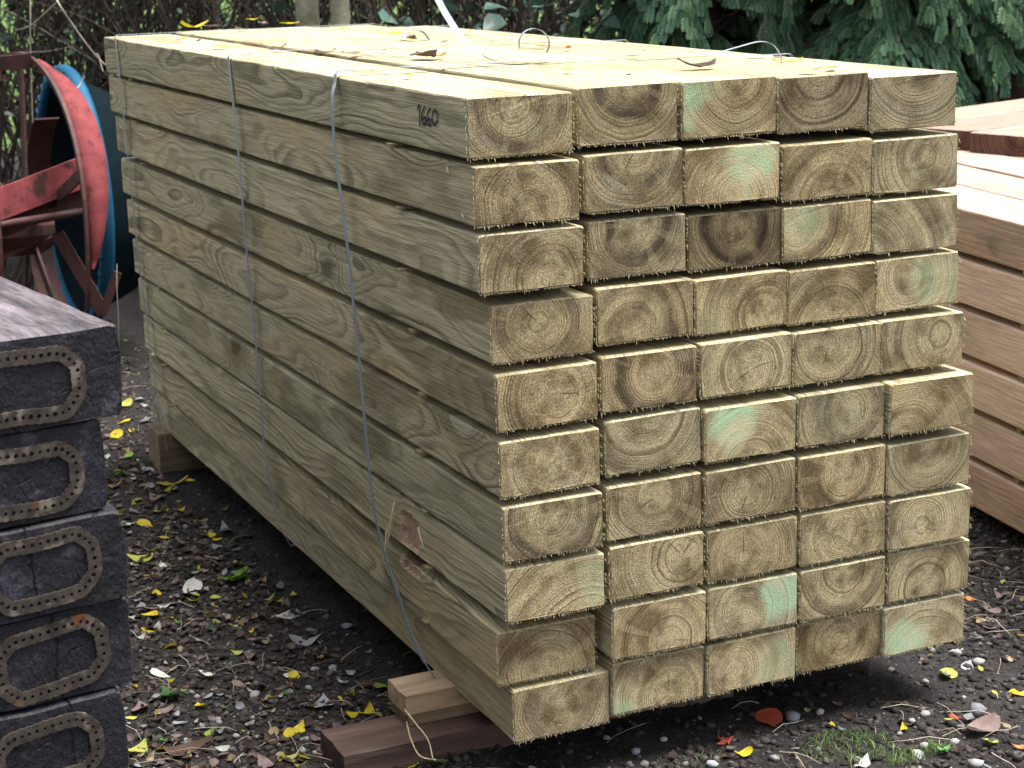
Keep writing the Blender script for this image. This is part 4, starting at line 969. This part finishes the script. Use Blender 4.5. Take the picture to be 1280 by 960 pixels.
def tuft(px, py, rad, nb, h, label):
    p = ground_at(px, py); B = Batch()
    for k in range(nb):
        a = R.uniform(0, 6.28); rr_ = rad*math.sqrt(R.random()); b0 = Vector((rr_*math.cos(a)*1.4, rr_*math.sin(a), 0)); hh_ = h*R.uniform(.4, 1.1); ln = Vector((R.uniform(-1, 1), R.uniform(-1, 1), 0))*hh_*.7
        wd = Vector((R.uniform(-1, 1), R.uniform(-1, 1), 0)).normalized()*.0012
        m_ = b0+ln*.35+Vector((0, 0, hh_*.6)); t_ = b0+ln+Vector((0, 0, hh_*.8))
        B.add([b0-wd, b0+wd, m_+wd*.8, m_-wd*.8, t_+wd*.2, t_-wd*.2], [(0, 1, 2, 3), (3, 2, 4, 5)], R.choice([(.10, .19, .05), (.16, .25, .08), (.25, .28, .12), (.07, .13, .04)]))
    o = link('grass_tuft', B.mesh('grass_tuft', M['leaf']), None, (p.x, p.y, p.z-.002)); tag(o, label, 'grass', 'grass tufts')
tuft(1060, 935, .07, 420, .022, 'wide low tuft of thin grass at the bottom right')
tuft(1130, 948, .03, 160, .022, 'small green grass tuft right of the wide one')
tuft(860, 950, .05, 120, .014, 'sparse grass below the front corner')
tuft(1165, 935, .02, 100, .02, 'little grass tuft among white stones')

# ------------------------------------------------------------------ hedge, trees and yew behind the stacks
def foot(px, depth):
    p = at_depth(px, 0, depth); return Vector((p.x, p.y, GZ))
def grow(B, p, d, L_, r_, depth_, R, col_, gx=.0, tips=None):
    """a branching twig"""
    pts = [Vector(p)]; d = Vector(d).normalized(); n_ = 4
    for k in range(n_):
        d = (d+Vector((R.uniform(-.25, .25), R.uniform(-.25, .25), R.uniform(-.2, .2)+gx))).normalized()
        pts.append(pts[-1]+d*(L_/n_))
    V, F = tube(pts, [r_*(1-.16*k) for k in range(n_+1)], 4 if r_ > .006 else 3); B.add(V, F, np.array(col_)*R.uniform(.6, 1.3))
    if tips is not None: tips += pts[2:]
    if depth_ > 0:
        for k in range(R.choice([2, 3, 3])):
            i = R.randint(1, n_); nd = (d+Vector((R.uniform(-1, 1), R.uniform(-1, 1), R.uniform(-.5, .8)))*.8).normalized()
            grow(B, pts[i], nd, L_*R.uniform(.5, .8), r_*.55, depth_-1, R, col_, gx, tips)
def add_leaf(B, p, size, asp, col_, R, droop=.5):
    V, F = leaf_geo(size, size*asp, R.uniform(-.3, .2), .25, R, 4)
    M3 = Matrix.Rotation(R.uniform(0, 6.28), 3, 'Z') @ Matrix.Rotation(R.uniform(-.2, 1.2)*droop*1.3, 3, 'Y') @ Matrix.Rotation(R.uniform(-.7, .7), 3, 'X')
    B.add([M3 @ (Vector(v)+Vector((size*.5, 0, 0)))+p for v in V], F, np.array(col_)*R.uniform(.55, 1.35))
def shrub(px, depth, nst, height, spread, label, leafc=None, nleaf=0, lsize=.05, asp=.6, bark=(.085, .068, .055), lev=2, lz=(0, 9), cat='shrub', name='hedge_shrub', lean=0.0):
    R2 = random.Random(int(px*7+depth*31)); f = foot(px, depth)
    o = empty(name, f); B = Batch(); tips = []
    for k in range(nst):
        a = R2.uniform(0, 6.28); q = Vector((math.cos(a), math.sin(a), 0))*R2.random()*spread*.45
        d = Vector((q.x*.9+R2.uniform(-.25, .25)+lean, q.y*.9+R2.uniform(-.25, .25), 1.0))
        grow(B, q-Vector((0, 0, .03)), d, height*R2.uniform(.55, 1.0), R2.uniform(.007, .016), lev, R2, bark, 0.02, tips)
    st = link('twigs', B.mesh('twigs', M['twig'], True), o); tag(st, kind='stuff')
    if nleaf:
        B = Batch()
        tips = [t for t in tips if lz[0] < t.z < lz[1]] or tips
        for k in range(nleaf):
            t = R2.choice(tips); add_leaf(B, t+Vector((R2.uniform(-.05, .05), R2.uniform(-.05, .05), R2.uniform(-.05, .05))), lsize*R2.uniform(.6, 1.2), asp, R2.choice(leafc), R2)
        lf = link('foliage', B.mesh('foliage', M['leaf_dark'], True), o); tag(lf, kind='stuff')
    return tag(o, label, cat, 'hedge shrubs behind the stacks')
DG = [(.030, .075, .045), (.045, .10, .055), (.022, .055, .035), (.07, .13, .08)]
shrub(-60, 8.2, 34, 2.0, .8, 'dense twiggy shrub with small dark leaves at far left edge', DG, 900, .05)
shrub(40, 8.6, 36, 2.1, .8, 'brown twiggy shrub above the red wheel', DG, 520, .05)
shrub(120, 9.2, 24, 2.2, .7, 'bare upright stems left of the pack corner', [(.16, .22, .10), (.10, .17, .06)], 130, .05)
shrub(215, 8.8, 30, 2.2, .7, 'bare grey stems behind the far left of the pack', DG, 420, .06)
shrub(300, 8.3, 26, 2.1, .7, 'shrub with dark ivy leaves left of the tree trunks', DG, 720, .07, .75)
shrub(500, 8.6, 34, 2.1, .8, 'bare brown bush right of the tree trunks', DG, 260, .055)
shrub(620, 8.0, 26, 2.0, .6, 'bush with large bluish green leaves behind the loose strap', [(.07, .15, .11), (.10, .19, .14), (.05, .11, .08)], 420, .10, .85)
shrub(720, 8.4, 36, 2.0, .8, 'brown leafless bush left of the yew', DG, 220, .055)
shrub(1290, 9.2, 30, 2.2, .9, 'bare dark twigs at the right edge beyond the yew', DG, 60, .05)
shrub(400, 9.6, 30, 2.3, .9, 'twiggy bush behind the twin trunks', DG, 260, .06)
for k, px in enumerate((-160, 60, 330, 520, 690, 860, 1030, 1200, 1380)):
    shrub(px, 10.9+.4*math.sin(k*2.3), 26, 2.6, 1.1, 'dark evergreen thicket ' + ['beyond the far left shrub', 'beyond the red wheel', 'beyond the ivy shrub', 'behind the bare brown bush', 'behind the large leaved bush', 'left behind the yew', 'straight behind the yew', 'right behind the yew', 'beyond the right edge'][k], [(.016, .034, .02), (.024, .048, .028), (.02, .03, .02)], 2700, .095, .7, name='evergreen_thicket', lev=2)

# twin trunked tree
M['bark'] = simple('grey_green_bark', (0.36, 0.335, 0.25), 0.9, var=0.3, scale=22, bump=.8, bdist=.008, color2=(0.24, 0.24, 0.16))
tf = foot(404, 7.55)
tree = empty('twin_trunk_tree', tf); tag(tree, 'tree with two smooth grey green trunks behind the pack', 'tree')
crownB = Batch(); limbB = Batch(); tips = []
for px, dp, rad, ln in ((388, 7.6, .056, -.02), (421, 7.5, .048, .03)):
    b0 = foot(px, dp)-tf
    pts = [b0+Vector((ln*t*2, 0.05*t, 4.4*t)) for t in np.linspace(-.02, 1, 14)]
    pts = [p+Vector((.012*mnoise.noise(Vector((p.z*1.5, px, 0))), .012*mnoise.noise(Vector((p.z*1.5, px, 9))), 0)) for p in pts]
    V, F = tube(pts, [rad*(1.25 if i == 0 else 1.05-.045*i) for i in range(14)], 14)
    link('trunk', new_mesh('trunk', V, F, M['bark'], True), tree)
    for k in range(9):
        p = pts[7+k % 6]; a = R.uniform(0, 6.28)
        grow(limbB, p, (math.cos(a), math.sin(a), .7), R.uniform(.7, 1.2), .02, 2, R, (.10, .09, .065), .02, tips)
link('limbs', limbB.mesh('limbs', M['twig'], True), tree)
for k in range(1500): add_leaf(crownB, R.choice(tips)+Vector((R.uniform(-.1, .1), R.uniform(-.1, .1), R.uniform(-.1, .1))), R.uniform(.04, .08), .65, R.choice([(.25, .27, .05), (.10, .16, .04), (.32, .27, .04)]), R)
tag(link('crown', crownB.mesh('crown', M['leaf'], True), tree), kind='stuff')

# yew with drooping sprays
M['yew_bark'] = simple('dark_yew_bark', (0.075, 0.05, 0.04), 0.9, var=0.4, scale=22, bump=.8, bdist=.008)
M['needle'] = simple('yew_needles', (1, 1, 1), 0.45, var=0.2, scale=60, tint=True, spec=0.35)
R3 = random.Random(21)
def shoot_base(L_, nn, w):
    V = []; F = []
    for k in range(nn):
        t = (k+.5)/nn; x = L_*t; ln = w*(1-.55*(abs(t-.45)*1.6)**2)
        for s_ in range(5):
            a = s_*1.257+k*.7; dr = Vector((.75, math.cos(a)*.8, math.sin(a)*.62)).normalized()
            sd = dr.cross(Vector((0, -math.sin(a), math.cos(a)))).normalized()*.0022
            b0 = Vector((x, 0, 0)); i = len(V)
            V += [b0-sd, b0+sd, b0+dr*ln+sd*.8, b0+dr*ln-sd*.8]; F.append((i, i+1, i+2, i+3))
    return np.array([v[:] for v in V]), np.array(F)
SV, SF = shoot_base(.062, 10, .021)
def yew(px, depth, label, nb, zr, reach):
    f = foot(px, depth); o = empty('yew_tree', f); tag(o, label, 'tree', 'yews behind the pack'); B = Batch(); Bb = Batch()
    V, F = tube([Vector((.02*math.sin(k), .02*math.cos(k*1.7), 2.8*k/6-.04)) for k in range(7)], [.10, .08, .07, .06, .05, .035, .02], 9)
    link('trunk', new_mesh('trunk', V, F, M['yew_bark'], True), o)
    camd = Vector((-FWD[0], -FWD[1], 0)).normalized()
    for k in range(nb):
        z = R3.uniform(*zr); a = k*2.399+R3.uniform(-.3, .3); hd = Vector((math.cos(a), math.sin(a), 0))
        L_ = reach*R3.uniform(.6, 1.05)*(1.15-.28*(z-zr[0])/(zr[1]-zr[0]))
        pts = []; p = Vector((0, 0, z)); d = (hd+Vector((0, 0, R3.uniform(.1, .5)))).normalized()
        for i in range(12):
            pts.append(p.copy()); p = p+d*(L_/11); d = (d+Vector((R3.uniform(-.06, .06), R3.uniform(-.06, .06), -.17))).normalized()
        V, F = tube(pts, [.013*(1-.07*i) for i in range(12)], 4); Bb.add(V, F, (.07, .05, .04))
        for i in range(2, 12):
            for sg in (-1, 1):
                t = (pts[min(i+1, 11)]-pts[i-1]).normalized(); sdv = t.cross(Vector((0, 0, 1)))*sg
                q = pts[i].copy(); dd_ = (t*.8+sdv*.9+Vector((0, 0, R3.uniform(-.35, .05)))).normalized(); n_ = R3.randint(3, 6)
                tone_ = R3.uniform(.75, 1.25)
                for m in range(n_):
                    for ss in ((-1, 1) if m < n_-1 else (-1, 0, 1)):
                        sdir = (dd_*.75+dd_.cross(Vector((0, 0, 1)))*ss*.6+Vector((0, 0, R3.uniform(-.75, -.05)))).normalized()
                        zx = sdir; yx = zx.cross(Vector((R3.uniform(-.3, .3), R3.uniform(-.3, .3), 1))).normalized(); wx = zx.cross(yx)
                        Mx = np.array([[zx.x, yx.x, wx.x], [zx.y, yx.y, wx.y], [zx.z, yx.z, wx.z]])
                        c = np.array(R3.choice([(.095, .19, .105), (.065, .145, .08), (.145, .245, .14), (.045, .105, .06)]))*tone_
                        B.add(SV*R3.uniform(.75, 1.25) @ Mx.T+np.array(q), SF, c)
                    q2 = q+dd_*.045; dd_ = (dd_+Vector((0, 0, -.16))).normalized()
                    q = q2
    link('boughs', Bb.mesh('boughs', M['twig'], True), o)
    tag(link('foliage', B.mesh('foliage', M['needle']), o), kind='stuff')
yew(880, 7.75, 'dark green yew with drooping sprays behind the middle of the pack', 62, (.75, 2.1), .62)
yew(1090, 7.55, 'dark green yew hanging over the right rear corner of the pack', 68, (.80, 2.1), .66)
yew(1270, 8.3, 'yew at the right edge, its lowest boughs showing', 42, (1.05, 2.2), .60)

# bramble canes and dead stalks on the left
def cane(pix, dp, r_, label, col_=(.34, .30, .24)):
    pts = smoothpath([at_depth(q[0], q[1], q[2] if len(q) > 2 else dp+.05*i) for i, q in enumerate(pix)], 6)
    B = Batch(); V, F = tube(pts, list(np.linspace(r_, r_*.5, len(pts))), 5); B.add(V, F, col_)
    tag(link('bramble_cane', B.mesh('bramble_cane', M['twig'], True)), label, 'cane', 'canes arching at the left')
cane([(20, -130, 8.2), (45, -60, 7.0), (60, -28, 6.0), (72, 2), (90, 30), (108, 55), (125, 75), (148, 95)], 5.6, .0042, 'pale arching bramble cane reaching the far corner of the pack')
cane([(72, 2, 5.75), (55, 18, 5.9), (38, 32, 6.05), (20, 38, 6.2)], 6.0, .0028, 'thin cane branching left from the arching one')
cane([(30, -60, 7.6), (37, -10, 7.55), (38, 20, 7.5), (38, 60, 7.5), (42, 200, 7.5), (44, 372, 7.5)], 7.5, .003, 'thin upright stalk above the wheel')
cane([(120, 67, 5.79), (123, 70, 5.8), (126, 80, 5.8), (129, 90, 5.8)], 5.65, .003, 'short drooping stalk by the pack corner')
cane([(106, 95, 6.3), (100, 106, 6.3), (90, 118, 6.25), (80, 133, 6.25)], 6.0, .003, 'bent dry stalk over the red guard', (.45, .42, .35))
cane([(-10, 5), (40, 30), (90, 60), (120, 78)], 7.9, .004, 'grey twig slanting behind the wheel', (.2, .18, .15))
cane([(20, 66), (60, 64), (90, 58)], 7.8, .003, 'level grey twig above the blue tub', (.25, .22, .19))
cane([(146, 330, 6.28), (146, 360, 6.25), (148, 400, 6.25), (149, 474, 6.25)], 6.2, .0018, 'thin wire hanging beside the black sleepers', (.2, .18, .17))
